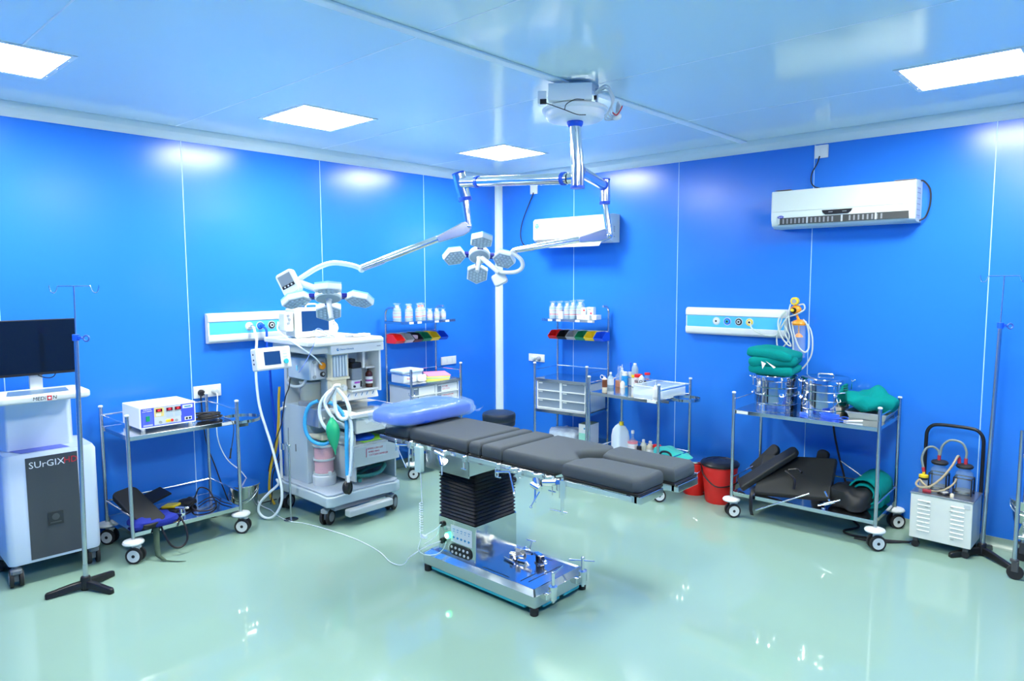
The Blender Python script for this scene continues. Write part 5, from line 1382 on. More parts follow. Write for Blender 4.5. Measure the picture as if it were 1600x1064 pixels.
# left rack: front-left post (.445,-1.665); faces +x
LR = dict(c=(.248, -1.345), rz=90.0, W=.64, D=.375)
RR = dict(c=(1.268, -.284), rz=6.5, W=.600, D=.43)
rack('chrome rack with handwritten white papers on its drawers against the left wall', LR['c'], LR['rz'], LR['W'], LR['D'], True, (45, 45, 45, 45))
rack('chrome rack with plain grey drawers against the right wall behind the bottle trolley', RR['c'], RR['rz'], RR['W'], RR['D'], False, (45, 45, 45, 45))
def at(rk, x, y, z):
    a = R(rk['rz']); return (rk['c'][0] + x*math.cos(a) - y*math.sin(a), rk['c'][1] + x*math.sin(a) + y*math.cos(a), z)
names = {'red': RED, 'black': BLACK, 'grey': BINGREY, 'green': GRN, 'yellow': YEL, 'blue': BLUEC}
for rk, order, side in ((LR, ('red', 'grey', 'black', 'green', 'yellow', 'blue'), 'left'), (RR, ('red', 'black', 'grey', 'green', 'yellow', 'blue'), 'right')):
    for i, cn in enumerate(order):
        x = -.270 + .113*i if side == 'left' else -.262 + .107*i
        hbin('storage_bin', '%s plastic storage bin on the rail of the %s drawer rack' % (cn, side), at(rk, x, rk['D']/2-.018, 1.275), rk['rz'], names[cn], 'storage bins on the %s drawer rack' % side, w=.104, l=.155, h=.085)
o = MB().blob((.07, .08, .05), .008, 20, 4, 5, 10).build('pink_packet', mat('pink white packet', (.85, .62, .68), rough=.6)); o.location = at(LR, -.044, .10, 1.295)
tag(o, 'pink and white packet in the black storage bin of the left drawer rack', 'packet')

# wrapped saline bottles on the top shelves
def saline(rk, x, y, h, r, cap, lab, seed, wrapd=True, clear=False, tint=None):
    p = at(rk, x, y, 1.4915)
    t = bottle('saline_bottle', lab, p, r, h, tint or MILK, cap, .40, .14, band=(.18, .62), bandm=mat('pale bottle label', (.56, .66, .72), rough=.5, alpha=.8), marks=[(.24, .29, INKR), (.50, .52, INKR)], neck=.32, sh=.70)
    if wrapd: wrap(t, r, h, seed)
    return t
ORC = mat('orange red cap', (.90, .22, .04), rough=.4)
MB_ = MILK
saline(LR, -.270, .07, .150, .038, WHITE, 'tall white capped bottle in clear film, leftmost on the left rack shelf', 1)
saline(LR, -.165, .03, .140, .030, ORC, 'orange capped wrapped bottle, second from left on the left rack shelf', 2)
saline(LR, -.105, .08, .140, .028, ORC, 'smaller orange capped wrapped bottle in the middle of the left rack shelf', 3)
saline(LR, -.030, .03, .145, .034, ORC, 'orange capped wrapped bottle, fourth from left on the left rack shelf', 4)
saline(LR, .045, .07, .145, .034, ORC, 'orange capped wrapped bottle nearest the small vials on the left rack shelf', 5)
for i, (x, y) in enumerate(((.115, .04), (.16, .09), (.20, .03), (.25, .08), (.295, .04))):
    t = saline(LR, x, y, .092, .028, GREYP, 'small clear wrapped vial on the right half of the left rack shelf', 20+i); t['group'] = 'small vials on the left rack shelf'
saline(RR, -.255, .05, .150, .034, WHITE, 'white wrapped bottle with purple print, leftmost on the right rack shelf', 6)
saline(RR, -.180, .06, .150, .036, WHITE, 'white wrapped bottle with purple print, second on the right rack shelf', 7)
saline(RR, -.095, .07, .150, .032, WHITE, 'clear wrapped bottle, third on the right rack shelf', 8)
saline(RR, -.020, .06, .160, .036, WHITE, 'wrapped bottle with red print in the middle of the right rack shelf', 9)
saline(RR, .065, .06, .165, .040, WHITE, 'clear wrapped bottle nearest the cartons on the right rack shelf', 10)
def carton(name, label, loc, rz, d_, m, marks=(), top=None):
    t = thing(name, label, 'box', loc, rz)
    MB().box(-d_[0]/2, d_[0]/2, -d_[1]/2, d_[1]/2, 0, d_[2]).build('carton', m, t, bevel=.0015)
    if top: MB().box(-d_[0]/2+.0, d_[0]/2, -d_[1]/2, d_[1]/2, d_[2], d_[2]+.001).build('lid', top, t)
    for (x0, x1, z0, z1, mm) in marks: MB().box(x0, x1, -d_[1]/2-.001, -d_[1]/2, z0, z1).build('print', mm, t)
    return t
carton('carton', 'small white carton standing between wrapped bottles on the right rack shelf', at(RR, -.105, -.03, 1.4915), 6, (.045, .03, .075), PAPER)
carton('carton', 'upright white carton with a red dot on the right rack shelf', at(RR, .135, .02, 1.4915), 6, (.05, .05, .115), PAPER, [(.0, .018, .08, .098, RED)])
carton('carton', 'pale blue white carton with dark print on the right rack shelf', at(RR, .20, .04, 1.4915), 6, (.075, .05, .12), mat('pale blue card', (.60, .74, .92), rough=.6), [(-.02, .01, .095, .10, INKB), (.0, .022, .05, .07, INKR)])
carton('carton', 'flat white carton at the front edge of the right rack shelf', at(RR, .165, -.035, 1.4915), 6, (.14, .05, .045), PAPER, [(.01, .013, .01, .035, INKR)])
carton('carton', 'flat white carton at the right end of the right rack shelf', at(RR, .26, .03, 1.4915), 6, (.06, .10, .045), PAPER)
# on the left rack: plastic box and card folders
pb = thing('plastic_box', 'white lidded plastic storage box on the left drawer rack', 'box', at(LR, -.195, .03, .900), 92)
MB().prism(rr(-.125, .125, -.095, .095, .02), 0, .095).build('tub', mat('cloudy box plastic', (.70, .80, .90), rough=.25, alpha=.8), pb, bevel=.006)
MB().prism(rr(-.135, .135, -.105, .105, .025), .095, .125).build('lid', mat('pale blue lid', (.60, .78, .92), rough=.3), pb, bevel=.012)
MB().box(-.12, .03, -.0975, -.096, .015, .065).build('label', PAPER, pb)
text('Suction', .026, INKR, pb, (-.045, -.0985, .042), (1, 0, 0), (0, 0, 1), 'handwriting')
o = MB().blob((.10, .03, .07), .006, 20, 3, 4, 10).build('tissue', PAPER); o.location = at(LR, -.10, -.085, .9005); o.rotation_euler = (0, 0, R(90))
tag(o, 'crumpled white tissue in front of the plastic box on the left drawer rack', 'tissue')
for i, (mm, nm, dz) in enumerate(((PYEL, 'yellow', 0), (PGRN, 'pale green', .0135), (PYEL, 'upper yellow', .0245), (PPINK, 'pink', .0355))):
    o = MB().box(-.115, .115, -.155, .155, 0, .010).build('card_folder', mm, None, bevel=.001); o.location = at(LR, .165 + .006*(i % 2), .0+.004*i, .9002+dz); o.rotation_euler = (0, 0, R(90-38+2.5*i))
    tag(o, '%s card folder on the left drawer rack, %s' % (nm, ('at the bottom', 'just above the bottom one', 'just beneath the pink one', 'on top')[i]), 'folder', 'card folders on the left drawer rack')
# lower shelf of the right rack
o = MB().blob((.34, .30, .10), .02, 12, 31, 4, 22, fold=.003).build('plastic_packet', mat('white film packets', (.62, .72, .88), rough=.2, spec=.8, bump=1, bscale=25, var=.3, vscale=18)); o.location = at(RR, -.06, .02, .2705)
tag(o, 'heap of plastic wrapped white packets on the lower shelf of the right rack', 'packet')
carton('carton', 'white and green carton with open flap on the lower shelf of the right rack', at(RR, .225, -.04, .2705), 6, (.13, .17, .20), PAPER, [(-.062, .062, .003, .11, mat('green fade print', (.30, .70, .56), rough=.6)), (-.008, .008, .15, .165, INKB)], top=mat('grey green lid', (.22, .32, .28), rough=.6))

# ---------------------------------------------------------------- bottle trolley
trolley('instrument_trolley', 'stainless two-tier trolley crowded with bottles, right wall beside the grey drawer rack', (2.150, -.430, 0), -1.5, .735, .52, .862, .22, ring=(1, .115, .862), turns=(45, 50, 45, 45))
Zt = .8625
b = bottle('antiseptic_bottle', 'small cream bottle with dark brown label and ring cap, front left of the bottle trolley', (1.825, -.505, Zt), .024, .115, CREAM, WHITE, .40, .14, band=(.22, .85), bandm=TAN, neck=.30, sh=.84, nozzle=.02)
MB().tube([(-.028+.018*math.cos(a), -.004, .118+.018*math.sin(a)) for a in [2*PI*i/10 for i in range(10)]], .003, 6, 3, closed=True).build('ring_cap', WHITE, b)
bottle('white_bottle', 'white round-shouldered bottle with pale label, second on the bottle trolley', (1.801, -.372, Zt), .030, .150, MILK, WHITE, .36, .12, band=(.2, .6), neck=.33, sh=.62)
bottle('spray_bottle', 'clear tapered bottle holding orange liquid on the bottle trolley', (1.812, -.262, Zt), .029, .190, PLASTIC, PLASTIC, .30, .10, fill=(.32, AMBERL), neck=.26, sh=.50, nozzle=.02)
bottle('syringe_tube', 'slim clear tube standing beside the orange liquid bottle', (1.862, -.300, Zt), .012, .205, PLASTIC, GREYP, .5, .06, fill=(.26, AMBERL), neck=.8, sh=.8)
bottle('spray_bottle', 'white capped bottle with bright blue label in the middle of the bottle trolley', (1.838, -.192, Zt), .031, .138, WHITE, WHITE, .8, .12, band=(.05, .74), bandm=mat('bright blue label', (.02, .35, .85), rough=.4), neck=.7, sh=.82)
bottle('nozzle_bottle', 'milky bottle with pointed nozzle behind the blue labelled bottle', (1.775, -.140, Zt), .025, .165, MILK, WHITE, .45, .10, neck=.34, sh=.70, nozzle=.035)
bottle('water_bottle', 'tall deep blue bottle with white lower label on the bottle trolley', (1.868, -.158+.02, Zt), .021, .225, mat('clear blue plastic', (.02, .16, .75), rough=.15, alpha=.9), BLUEC, .45, .10, band=(.02, .62), neck=.36, sh=.62)
bottle('peroxide_bottle', 'tall translucent bottle with yellow band and white cap at the back of the bottle trolley', (1.936, -.165, Zt), .032, .226, MILK, WHITE, .48, .16, band=(.40, .52), bandm=YEL, marks=[(.02, .38, PAPER)], neck=.42, sh=.76)
t = thing('gauze_tub', 'white tub with red lid and red print on the bottle trolley', 'tub', (2.005, -.222, Zt))
MB().lathe([(0, 0), (.032, 0), (.033, .105), (0, .105)], n=22).build('body', WHITE, t)
MB().lathe([(0, .105), (.034, .105), (.034, .130), (.030, .134), (0, .134)], n=22).build('lid', RED, t)
MB().lathe([(.0337, .012), (.0337, .036)], n=22).build('red_print', RED, t)
m = MB()
for i in range(5): m.lathe([(.0337, .045+.011*i), (.0337, .048+.011*i)], n=22)
m.build('text_line', mat('pale red print', (.80, .35, .35), rough=.6), t)
bottle('pill_bottle', 'tiny white round cup bottle in front of the blue labelled bottle', (1.887, -.300, Zt), .022, .066, WHITE, WHITE, .55, .2, neck=.5, sh=.7)
bottle('syrup_bottle', 'white bottle with dark cap beside the red lidded tub', (2.072, -.265, Zt), .026, .145, WHITE, REDD, .3, .06, band=(.1, .3), bandm=BLACK, neck=.34, sh=.72)
bottle('vial', 'small dark glass vial with white neck before the red lidded tub', (2.118, -.275, Zt), .022, .088, AMBER, BLACK, .5, .12, neck=.45, sh=.7)
bottle('vial', 'short dark brown vial with white label beside the small dark glass vial', (2.05, -.330, Zt), .016, .062, AMBER, WHITE, .6, .2, band=(.1, .6), neck=.5, sh=.72)
bottle('specimen_jar', 'clear jar with wide red cap at the back of the bottle trolley', (2.045, -.12, Zt), .024, .140, PLASTIC, RED, 1.15, .14, neck=.9, sh=.78)
bottle('gel_bottle', 'white bottle with pointed nozzle cap beside the front right trolley post', (2.395, -.560, Zt), .024, .105, WHITE, WHITE, .55, .16, neck=.45, sh=.72, nozzle=.032)
t = thing('scissor_pair', 'dark scissors leaning on the vial at the bottle trolley', 'scissors', (2.07, -.315, Zt+.07), 15)
m = MB()
for s in (-1, 1): m.tube([(s*.022+.012*math.cos(a), 0, .012+.009*math.sin(a)) for a in [2*PI*i/9 for i in range(9)]], .003, 6, 3, closed=True)
m.cyl((-.012, 0, .006), (.03, 0, -.06), .003, n=6).cyl((.012, 0, .006), (-.02, 0, -.06), .003, n=6)
m.build('blades', mat('blackened steel', (.02, .02, .025), rough=.3, metal=.5), t)
t = thing('acrylic_tray', 'clear open acrylic tray of sheets at the right end of the bottle trolley', 'tray', (2.315, -.355, Zt), -2)
m = MB()
for a in ((-.15, .15, -.19, -.187), (-.15, .15, .187, .19), (-.15, -.147, -.19, .19), (.147, .15, -.19, .19)): m.box(a[0], a[1], a[2], a[3], 0, .085)
m.box(-.15, .15, -.19, .19, 0, .003); m.build('tray_wall', mat('tray acrylic', (.82, .94, .98), rough=.06, alpha=.32, spec=.8), t)
m = MB()
for a in ((-.154, .154, -.194, -.188), (-.154, .154, .188, .194), (-.154, -.148, -.19, .19), (.148, .154, -.19, .19)): m.box(a[0], a[1], a[2], a[3], .082, .088)
m.build('tray_rim', mat('tray rim', (.85, .95, 1), rough=.15), t)
MB().box(-.12, .12, -.15, .16, .004, .022).box(-.10, .09, -.12, .10, .022, .034).build('paper_stack', mat('pale sheets', (.62, .74, .80), rough=.6), t)

# lower tier of the bottle trolley and the floor beside it
Zl = .2205
t = thing('jerrycan', 'large translucent jerrycan with yellow cap on the lower tier of the bottle trolley', 'jerrycan', (1.895, -.34, Zl), -30)
m = MB(); pr_ = [(.0, 0), (.96, .0), (1, .03), (1, .185), (.86, .245), (.55, .285), (.22, .298), (.2, .30)]
ol = rr(-.085, .085, -.065, .065, .03, 5); n = len(ol); vs = []; fs = []
for s_, z in pr_[1:]: vs += [(x*s_, y*s_, z) for x, y in ol]
k = len(pr_)-1
for j in range(k-1):
    for i in range(n): fs.append((j*n+i, j*n+(i+1) % n, (j+1)*n+(i+1) % n, (j+1)*n+i))
fs += [list(range(n-1, -1, -1)), list(range((k-1)*n, k*n))]
JC = mat('jerrycan plastic', (.70, .82, .90), rough=.3, alpha=.9)
m.add(vs, fs, True).build('body', JC, t)
MB().tube([(-.075, 0, .20), (-.078, 0, .245), (-.05, 0, .285), (-.015, 0, .30)], .011, 10).build('handle', JC, t)
MB().cyl((.02, 0, .295), (.02, 0, .33), .021, n=20).build('cap', YEL, t, bevel=.003)
MB().prism([(x*.94, y*.94) for x, y in ol], .004, .15).build('liquid', mat('clear liquid blue', (.50, .72, .85), rough=.1), t)
b = bottle('antiseptic_bottle', 'clear bottle with pink liquid and lined white label next to the jerrycan', (2.025, -.33, Zl), .046, .26, PLASTIC, WHITE, .33, .11, band=(.04, .52), marks=[(.54, .60, mat('pink band', (.85, .25, .28), rough=.5))], fill=(.56, mat('pink liquid', (.88, .60, .62), rough=.3)), neck=.26, sh=.54)
m = MB()
for i in range(5): m.lathe([(.0468, .03+.02*i), (.0468, .034+.02*i)], n=22)
m.build('text_line', mat('pale red print', (.80, .35, .35)), b)
bottle('small_bottle', 'small pale bottle behind the dark vial, lower tier of the bottle trolley', (2.105, -.27, Zl), .031, .175, mat('olive milk plastic', (.55, .60, .52), rough=.3, alpha=.92), WHITE, .42, .13, neck=.36, sh=.68)
bottle('small_bottle', 'small pale bottle with white label beside the red capped jar, lower tier', (2.165, -.25, Zl), .036, .165, mat('tan milk plastic', (.60, .58, .46), rough=.3, alpha=.92), WHITE, .42, .13, band=(.1, .55), neck=.36, sh=.66)
bottle('vial', 'dark brown vial with white label in front of two pale bottles, lower tier', (2.105, -.345, Zl), .024, .125, AMBER, BLACK, .95, .22, band=(.12, .45), neck=.5, sh=.72)
bottle('specimen_jar', 'jar with red cap behind the front trolley post, lower tier', (2.24, -.26, Zl), .032, .145, PLASTIC, RED, 1.2, .16, neck=.9, sh=.80, fill=(.6, PAPER))
o = MB().blob((.38, .20, .12), .012, 8, 15, 3.2, 20, fold=.004).build('surgical_drape', CLOTHL); o.location = (2.42, -.28, Zl+.012); o.rotation_euler = (0, R(8), R(-8))
tag(o, 'pale turquoise folded drape at the right end of the bottle trolley lower tier', 'cloth')
t = thing('blue_bag', 'royal blue bag with black handles in front of the turquoise drape', 'bag', (2.36, -.44, Zl), -5)
MB().blob((.26, .16, .085), .012, 10, 17, 4, 16).build('bag_body', BLUEC, t)
MB().tube([(-.12, -.03, .07), (-.08, -.05, .10), (.0, -.06, .105), (.06, -.05, .085)], .006).build('handle', BLACK, t)
MB().tube([(.0, .02, .08), (.02, .02, .13), (.08, .02, .142), (.12, .02, .12), (.11, .02, .07)], .010).build('handle', BLACK, t)
# nested pails right of the bottle trolley
steel_bucket('stainless pail nested inside the slim red pail beyond the foot of the operating table', (2.63, -.275, .03), .118, .275, -20)
t = thing('red_pail', 'slim red plastic pail holding the stainless pail', 'bucket', (2.63, -.275, 0))
MB().lathe([(0, 0), (.094, 0), (.127, .285), (.122, .285), (.089, .008), (0, .008)], n=28).build('pail', RED, t)
t = thing('waste_bin', 'red plastic bin with black lid beside the long right trolley', 'bin', (2.90, -.345, 0))
MB().lathe([(0, 0), (.112, 0), (.116, .01), (.148, .30), (.148, .335), (.140, .335), (.0, .32)], n=36).build('bin_body', RED, t)
MB().lathe([(.150, .315), (.160, .318), (.162, .332), (.150, .345), (.120, .356), (.115, .352), (.06, .360), (.055, .356), (0, .362)], n=36).build('lid', BLACK, t)
MB().tube([(-.135, -.075, .30), (-.06, -.16, .24), (.06, -.165, .17), (.16, -.03, .19), (.155, .02, .26)], .006).build('handle', BLACK, t)
MB().box(-.17, -.10, .04, .10, .02, .035).build('pedal', BLACK, t, bevel=.004)
# ---------------------------------------------------------------- air conditioners
def aircon(name, label, x0, x1, z0, z1, dep, kind):
    t = thing('air_conditioner', label, 'air conditioner', ((x0+x1)/2, 0, z0))
    W_ = x1-x0; H = z1-z0
    if kind == 'old':
        prof = [(-.002, H), (-dep*.55, H*.995), (-dep*.97, H*.97), (-dep, H*.9), (-dep, H*.34), (-dep*.985, H*.22), (-dep*.90, H*.07), (-dep*.7, 0), (-.002, .0)]
    else:
        prof = [(-.002, H), (-dep*.55, H), (-dep*.88, H*.975), (-dep, H*.90), (-dep*1.02, H*.24), (-dep*.92, H*.14), (-dep*.55, .0), (-.002, .0)]
    n = len(prof)
    vs = [(-W_/2, y, z) for y, z in prof] + [(W_/2, y, z) for y, z in prof]
    MB().add(vs, [list(range(n-1, -1, -1)), list(range(n, 2*n))] + [(i, (i+1) % n, n+(i+1) % n, n+i) for i in range(n)]).build('housing', ACW, t, bevel=.006)
    return t, W_, H
t, W_, H = aircon('a', 'worn white air conditioner with open dark louvre slot, nearer one on the right wall', 3.215, 4.245, 2.287, 2.590, .195, 'old')
MB().box(-.505, .475, -.199, -.193, .130, .285).build('front_cover', mat('aged white cover', (.64, .72, .68), rough=.35, var=.04, vscale=3), t, bevel=.003)
m = MB().box(-.455, .475, -.1955, -.150, .028, .080)
m.build('louvre_slot', mat('louvre slot', (.05, .055, .055), rough=.5), t)
m = MB()
for i in range(24):
    x = -.42 + .031*i
    if i in (6, 13, 14, 15): continue
    m.box(x, x+.012, -.1965, -.190, .034, .072)
m.build('louvre_vane', mat('vane grey', (.26, .28, .29), rough=.5), t)
m = MB()
for x in (-.455, -.235, .02, .255): m.box(x, x+.012, -.199, -.19, .030, .078)
m.build('louvre_divider', mat('pale grey divider', (.5, .55, .56), rough=.5), t)
MB().prism([(-.12, .122), (.10, .122), (.09, .102), (.07, .088), (-.095, .088), (-.112, .102)], .195, .2005, M=frameM((0, 0, 0), (1, 0, 0), (0, 0, 1))).build('display_window', BLACK, t)
MB().box(-.07, -.04, -.2012, -.2004, .104, .107).box(.03, .06, -.2012, -.2004, .104, .107).build('window_print', GREYP, t)
bl = MB().ball((0, 0, 0), .026, 18, sc=(1, .45, .08), M=frameM((-.437, -.196, .088), (1, 0, 0), (0, 0, 1))).build('logo', mat('logo navy', (.01, .03, .42), rough=.3), t)
text('Carrier', .012, TXTW, t, (-.437, -.1995, .088), (1, 0, 0), (0, 0, 1), 'logo_lettering', shear=.2)
text('The cool expert', .013, GREYM, t, (.375, -.1965, .108), (1, 0, 0), (0, 0, 1), 'lettering', shear=.2)
MB().box(.50, .5165, -.17, -.05, .03, .25).build('side_grille', GREYP, t, bevel=.002)
m = MB()
for z in (.045, .085, .125, .165, .205, .235): m.box(.5165, .5172, -.16, -.06, z, z+.006)
m.build('grille_slot', GREYM, t)
m = MB().box(.36, .50, -.15, -.02, .304, .3055).box(-.50, -.38, -.17, -.06, .304, .3055); m.build('dust_patch', mat('dust brown', (.34, .26, .20), rough=.9), t)
t, W_, H = aircon('b', 'white air conditioner with yellow and green sticker, farther one on the right wall', .690, 1.640, 2.245, 2.520, .20, 'new')
MB().box(-.445, -.385, -.2075, -.203, .150, .232).build('sticker', mat('pale yellow sticker', (.80, .88, .35), rough=.5), t)
MB().cyl((-.415, -.2075, .192), (-.415, -.2095, .192), .024, n=24).build('sticker_disc', mat('teal disc', (.02, .38, .32), rough=.5), t)
MB().box(-.426, -.404, -.2102, -.2094, .195, .201).build('sticker_mark', TXTW, t)
MB().cyl((-.413, -.2094, .181), (-.413, -.2102, .181), .004, n=10).build('sticker_dot', TXTW, t)
MB().box(-.45, -.41, -.2078, -.2060, .082, .086).build('maker_mark', GREYM, t)
MB().add([(-.36, -.19, .020), (.40, -.19, .020), (.40, -.245, -.030), (-.36, -.245, -.030), (-.36, -.19, .012), (.40, -.19, .012), (.40, -.245, -.038), (-.36, -.245, -.038)], [(0, 1, 2, 3), (7, 6, 5, 4), (3, 2, 6, 7), (0, 3, 7, 4), (1, 5, 6, 2), (0, 4, 5, 1)]).build('air_flap', WHITE, t, bevel=.002)
MB().box(-.42, .42, -.200, -.16, .024, .052).build('outlet_slot', mat('outlet slot', (.16, .18, .19), rough=.5), t)
m = MB()
for z in (.05, .10, .115, .13, .145): m.box(.4752, .4762, -.105, -.09, z, z+.008)
m.build('side_print', GREYM, t)
o = MB().tube([(3.518, -.016, 2.85), (3.505, -.03, 2.79), (3.468, -.03, 2.72), (3.465, -.03, 2.65), (3.50, -.05, 2.61), (3.55, -.08, 2.593)], .005, 8).build('power_lead', RUBBER)
tag(o, 'black lead from the ceiling-high socket down to the worn air conditioner', 'cable')
o = MB().tube([(4.235, -.06, 2.585), (4.262, -.05, 2.58), (4.30, -.04, 2.52), (4.305, -.04, 2.42), (4.28, -.04, 2.33), (4.245, -.06, 2.30)], .006, 8).build('black_cable', RUBBER)
tag(o, 'black cable bowing out from the right end of the worn air conditioner', 'cable')
o = MB().tube([(.535, -.016, 2.82), (.53, -.03, 2.78), (.46, -.03, 2.66), (.39, -.03, 2.52), (.36, -.03, 2.40), (.38, -.03, 2.30), (.45, -.04, 2.25), (.56, -.06, 2.255), (.70, -.08, 2.27)], .005, 8).build('power_lead', RUBBER)
tag(o, 'black lead from the small high socket beside the corner post to the farther air conditioner', 'cable')

# ---------------------------------------------------------------- right gas panel with suction regulator
gas_panel('white gas outlet panel with blue band above the steel drums, right wall', 'x', 2.405, 3.315, 1.510,
          [(2.698, WHITE, PAPER), (2.800, BLUEC, TEAL), (2.905, BLACK, GREYP), (3.001, YEL, CREAM)])
t = thing('suction_regulator', 'orange suction regulator with yellow knob, clear jar and looped tubes, right wall', 'suction regulator', (3.42, 0, 1.24))
def SR(p): return Vector(p) - Vector((3.42, 0, 1.24))
MB().cyl(SR((3.40, -.10, 1.705)), SR((3.40, -.135, 1.705)), .032, n=26).build('yellow_knob', YEL, t, bevel=.004)
MB().cyl(SR((3.40, -.135, 1.705)), SR((3.40, -.137, 1.705)), .018, n=20).build('gauge_face', GREYM, t)
MB().ball(SR((3.405, -.105, 1.635)), .045, 20, sc=(1, .75, .85)).cyl(SR((3.405, -.02, 1.635)), SR((3.405, -.10, 1.635)), .014).build('regulator_body', ORA, t)
MB().cyl(SR((3.40, -.135, 1.632)), SR((3.40, -.150, 1.630)), .022, n=20).build('dial_ring', BLACK, t)
MB().cyl(SR((3.397, -.150, 1.632)), SR((3.395, -.165, 1.634)), .012, n=14).build('dial', YEL, t)
MB().cyl(SR((3.41, -.105, 1.60)), SR((3.43, -.105, 1.555)), .010).lathe([(0, .0), (.052, .0), (.058, .014), (.052, .030), (.02, .045), (0, .047)], SR((3.435, -.10, 1.512)), 26).build('jar_lid', ORA, t)
MB().lathe([(.050, 0), (.050, .26), (.048, .262)], SR((3.435, -.10, 1.252)), 26).lathe([(0, 0), (.050, 0)], SR((3.435, -.10, 1.252)), 26).build('jar', mat('thin clear jar', (.80, .90, 1), rough=.05, alpha=.16, spec=.9), t)
MB().cyl(SR((3.43, -.10, 1.51)), SR((3.432, -.10, 1.44)), .006).lathe([(0, 0), (.034, 0), (.030, .012), (.012, .030), (0, .032)], SR((3.432, -.10, 1.415)), 20).build('float_valve', ORA, t)
def tb(*p): MB().tube([SR(q) for q in p], .0062, 8, 8).build('loop_tube', TUBEC, t)
tb((3.02, -.075, 1.50), (3.05, -.12, 1.47), (3.12, -.12, 1.43), (3.20, -.12, 1.415), (3.26, -.12, 1.425), (3.30, -.13, 1.49), (3.35, -.13, 1.57), (3.42, -.13, 1.60), (3.48, -.13, 1.64), (3.47, -.12, 1.68), (3.43, -.11, 1.675))
tb((3.30, -.11, 1.22), (3.27, -.12, 1.33), (3.265, -.12, 1.42), (3.30, -.12, 1.56), (3.33, -.12, 1.62), (3.28, -.14, 1.55), (3.29, -.14, 1.45), (3.35, -.14, 1.36), (3.385, -.13, 1.345), (3.33, -.12, 1.44), (3.33, -.12, 1.54), (3.36, -.12, 1.60))
tb((3.37, -.13, 1.68), (3.36, -.14, 1.60), (3.375, -.14, 1.50), (3.40, -.14, 1.40), (3.405, -.13, 1.28), (3.40, -.12, 1.22))
tb((3.385, -.13, 1.54), (3.41, -.14, 1.44), (3.45, -.14, 1.34), (3.50, -.14, 1.30), (3.525, -.13, 1.34), (3.52, -.12, 1.44), (3.50, -.12, 1.52), (3.47, -.12, 1.56))
tb((3.48, -.12, 1.55), (3.53, -.12, 1.48), (3.55, -.12, 1.38), (3.54, -.12, 1.27), (3.49, -.12, 1.18), (3.44, -.12, 1.135))
tb((3.27, -.13, 1.34), (3.30, -.13, 1.32), (3.34, -.13, 1.35), (3.37, -.13, 1.42), (3.33, -.13, 1.50))

# ---------------------------------------------------------------- long right trolley
trolley('instrument_trolley', 'long stainless two-tier trolley carrying two steel drums and green cloths, right wall', (3.660, -.350, 0), 1.2, 1.04, .57, .862, .205, turns=(45, 50, 40, 45), tagend=-1)
def drum(label, loc, r, h, rz):
    t = thing('sterilising_drum', label, 'drum', loc, rz)
    MB().lathe([(0, 0), (r*.985, 0), (r*.985, .004), (r*.985, .008), (r*.985, h-.045), (r*.985, h-.037), (r*.985, h-.034)], n=48).build('drum_body', mat('mirror steel', (.66, .67, .67), rough=.09, metal=1), t)
    for z in (.03, .10, h*.63): MB().lathe([(r*.985, z-.004), (r*1.01, z), (r*.985, z+.004)], n=48).build('hoop', CHROME, t)
    MB().lathe([(r*.985, h-.045), (r*1.02, h-.040), (r*1.02, h-.012), (r*1.0, h), (r*.95, h+.004), (0, h+.006)], n=48).build('lid', MC['mirror steel'], t)
    MB().tube([(-.055, 0, h+.004), (-.05, 0, h+.024), (0, 0, h+.028), (.05, 0, h+.024), (.055, 0, h+.004)], .006).build('lid_handle', CHROME, t)
    for a in (-150, -55, 20):
        x, y = r*math.cos(R(a)), r*math.sin(R(a))
        M = T(x, y, 0, rz=a)
        m = MB().box(.0, .010, -.016, .016, h*.42, h*.50, M=M).tube([M @ Vector(p) for p in [(.008, -.012, h*.46), (.018, -.012, h*.40), (.018, .012, h*.40), (.008, .012, h*.46)]], .003)
        m.cyl(M @ Vector((.008, 0, h-.03)), M @ Vector((.03, 0, h-.02)), .004, n=8).ball(M @ Vector((.033, 0, h-.018)), .007).cyl(M @ Vector((.010, 0, h-.09)), M @ Vector((.012, 0, h-.01)), .004, n=8)
        m.build('latch', CHROME, t)
    for a in (-75, -72, -78): pass
    m = MB()
    for i in range(3):
        for j in range(3):
            a = R(-38 + 5*i); z = h*.70 + .018*j
            m.cyl((r*.984*math.cos(a), r*.984*math.sin(a), z), (r*.992*math.cos(a), r*.992*math.sin(a), z), .005, n=8)
    m.build('vent_hole', BLACK, t)
    return t
drum('mirror steel sterilising drum under the folded green bundle', (3.318, -.245, .8625), .166, .255, 0)
drum('mirror steel sterilising drum with bare lid beside the crumpled green cloth', (3.700, -.240, .8625), .176, .265, 12)
# folded green bundle
gb = thing('cloth_bundle', 'folded teal green surgical cloth bundle tied in white on the left steel drum', 'cloth', (3.325, -.30, 1.124), 4)
MB().blob((.35, .285, .088), .016, 6, 3, 9, 30, fold=.001, ez=3.2, ridge=.5).build('lower_fold', CLOTH, gb)
m = MB().blob((.35, .28, .100), .018, 8, 9, 8, 32, M=T(.01, 0, .060, ry=-3, rz=5), flat=False, ez=3, ridge=.7); m.build('middle_fold', CLOTH, gb)
m = MB().blob((.36, .285, .085), .020, 6, 13, 9, 32, M=T(.0, .0, .125, ry=5, rz=-4), flat=False, ez=3.4, ridge=.7); m.build('top_fold', CLOTH, gb)
MB().add([(-.06, -.150, .115), (-.02, -.158, .100), (-.045, -.160, .055), (-.025, -.152, .12), (.055, -.152, .075), (.04, -.156, .065)], [(0, 1, 2), (3, 4, 5)]).build('tie_strip', PAPER, gb)
t = thing('instrument_tray', 'shallow steel tray under the crumpled green cloth, right end of the long trolley', 'tray', (4.035, -.24, .863), 2)
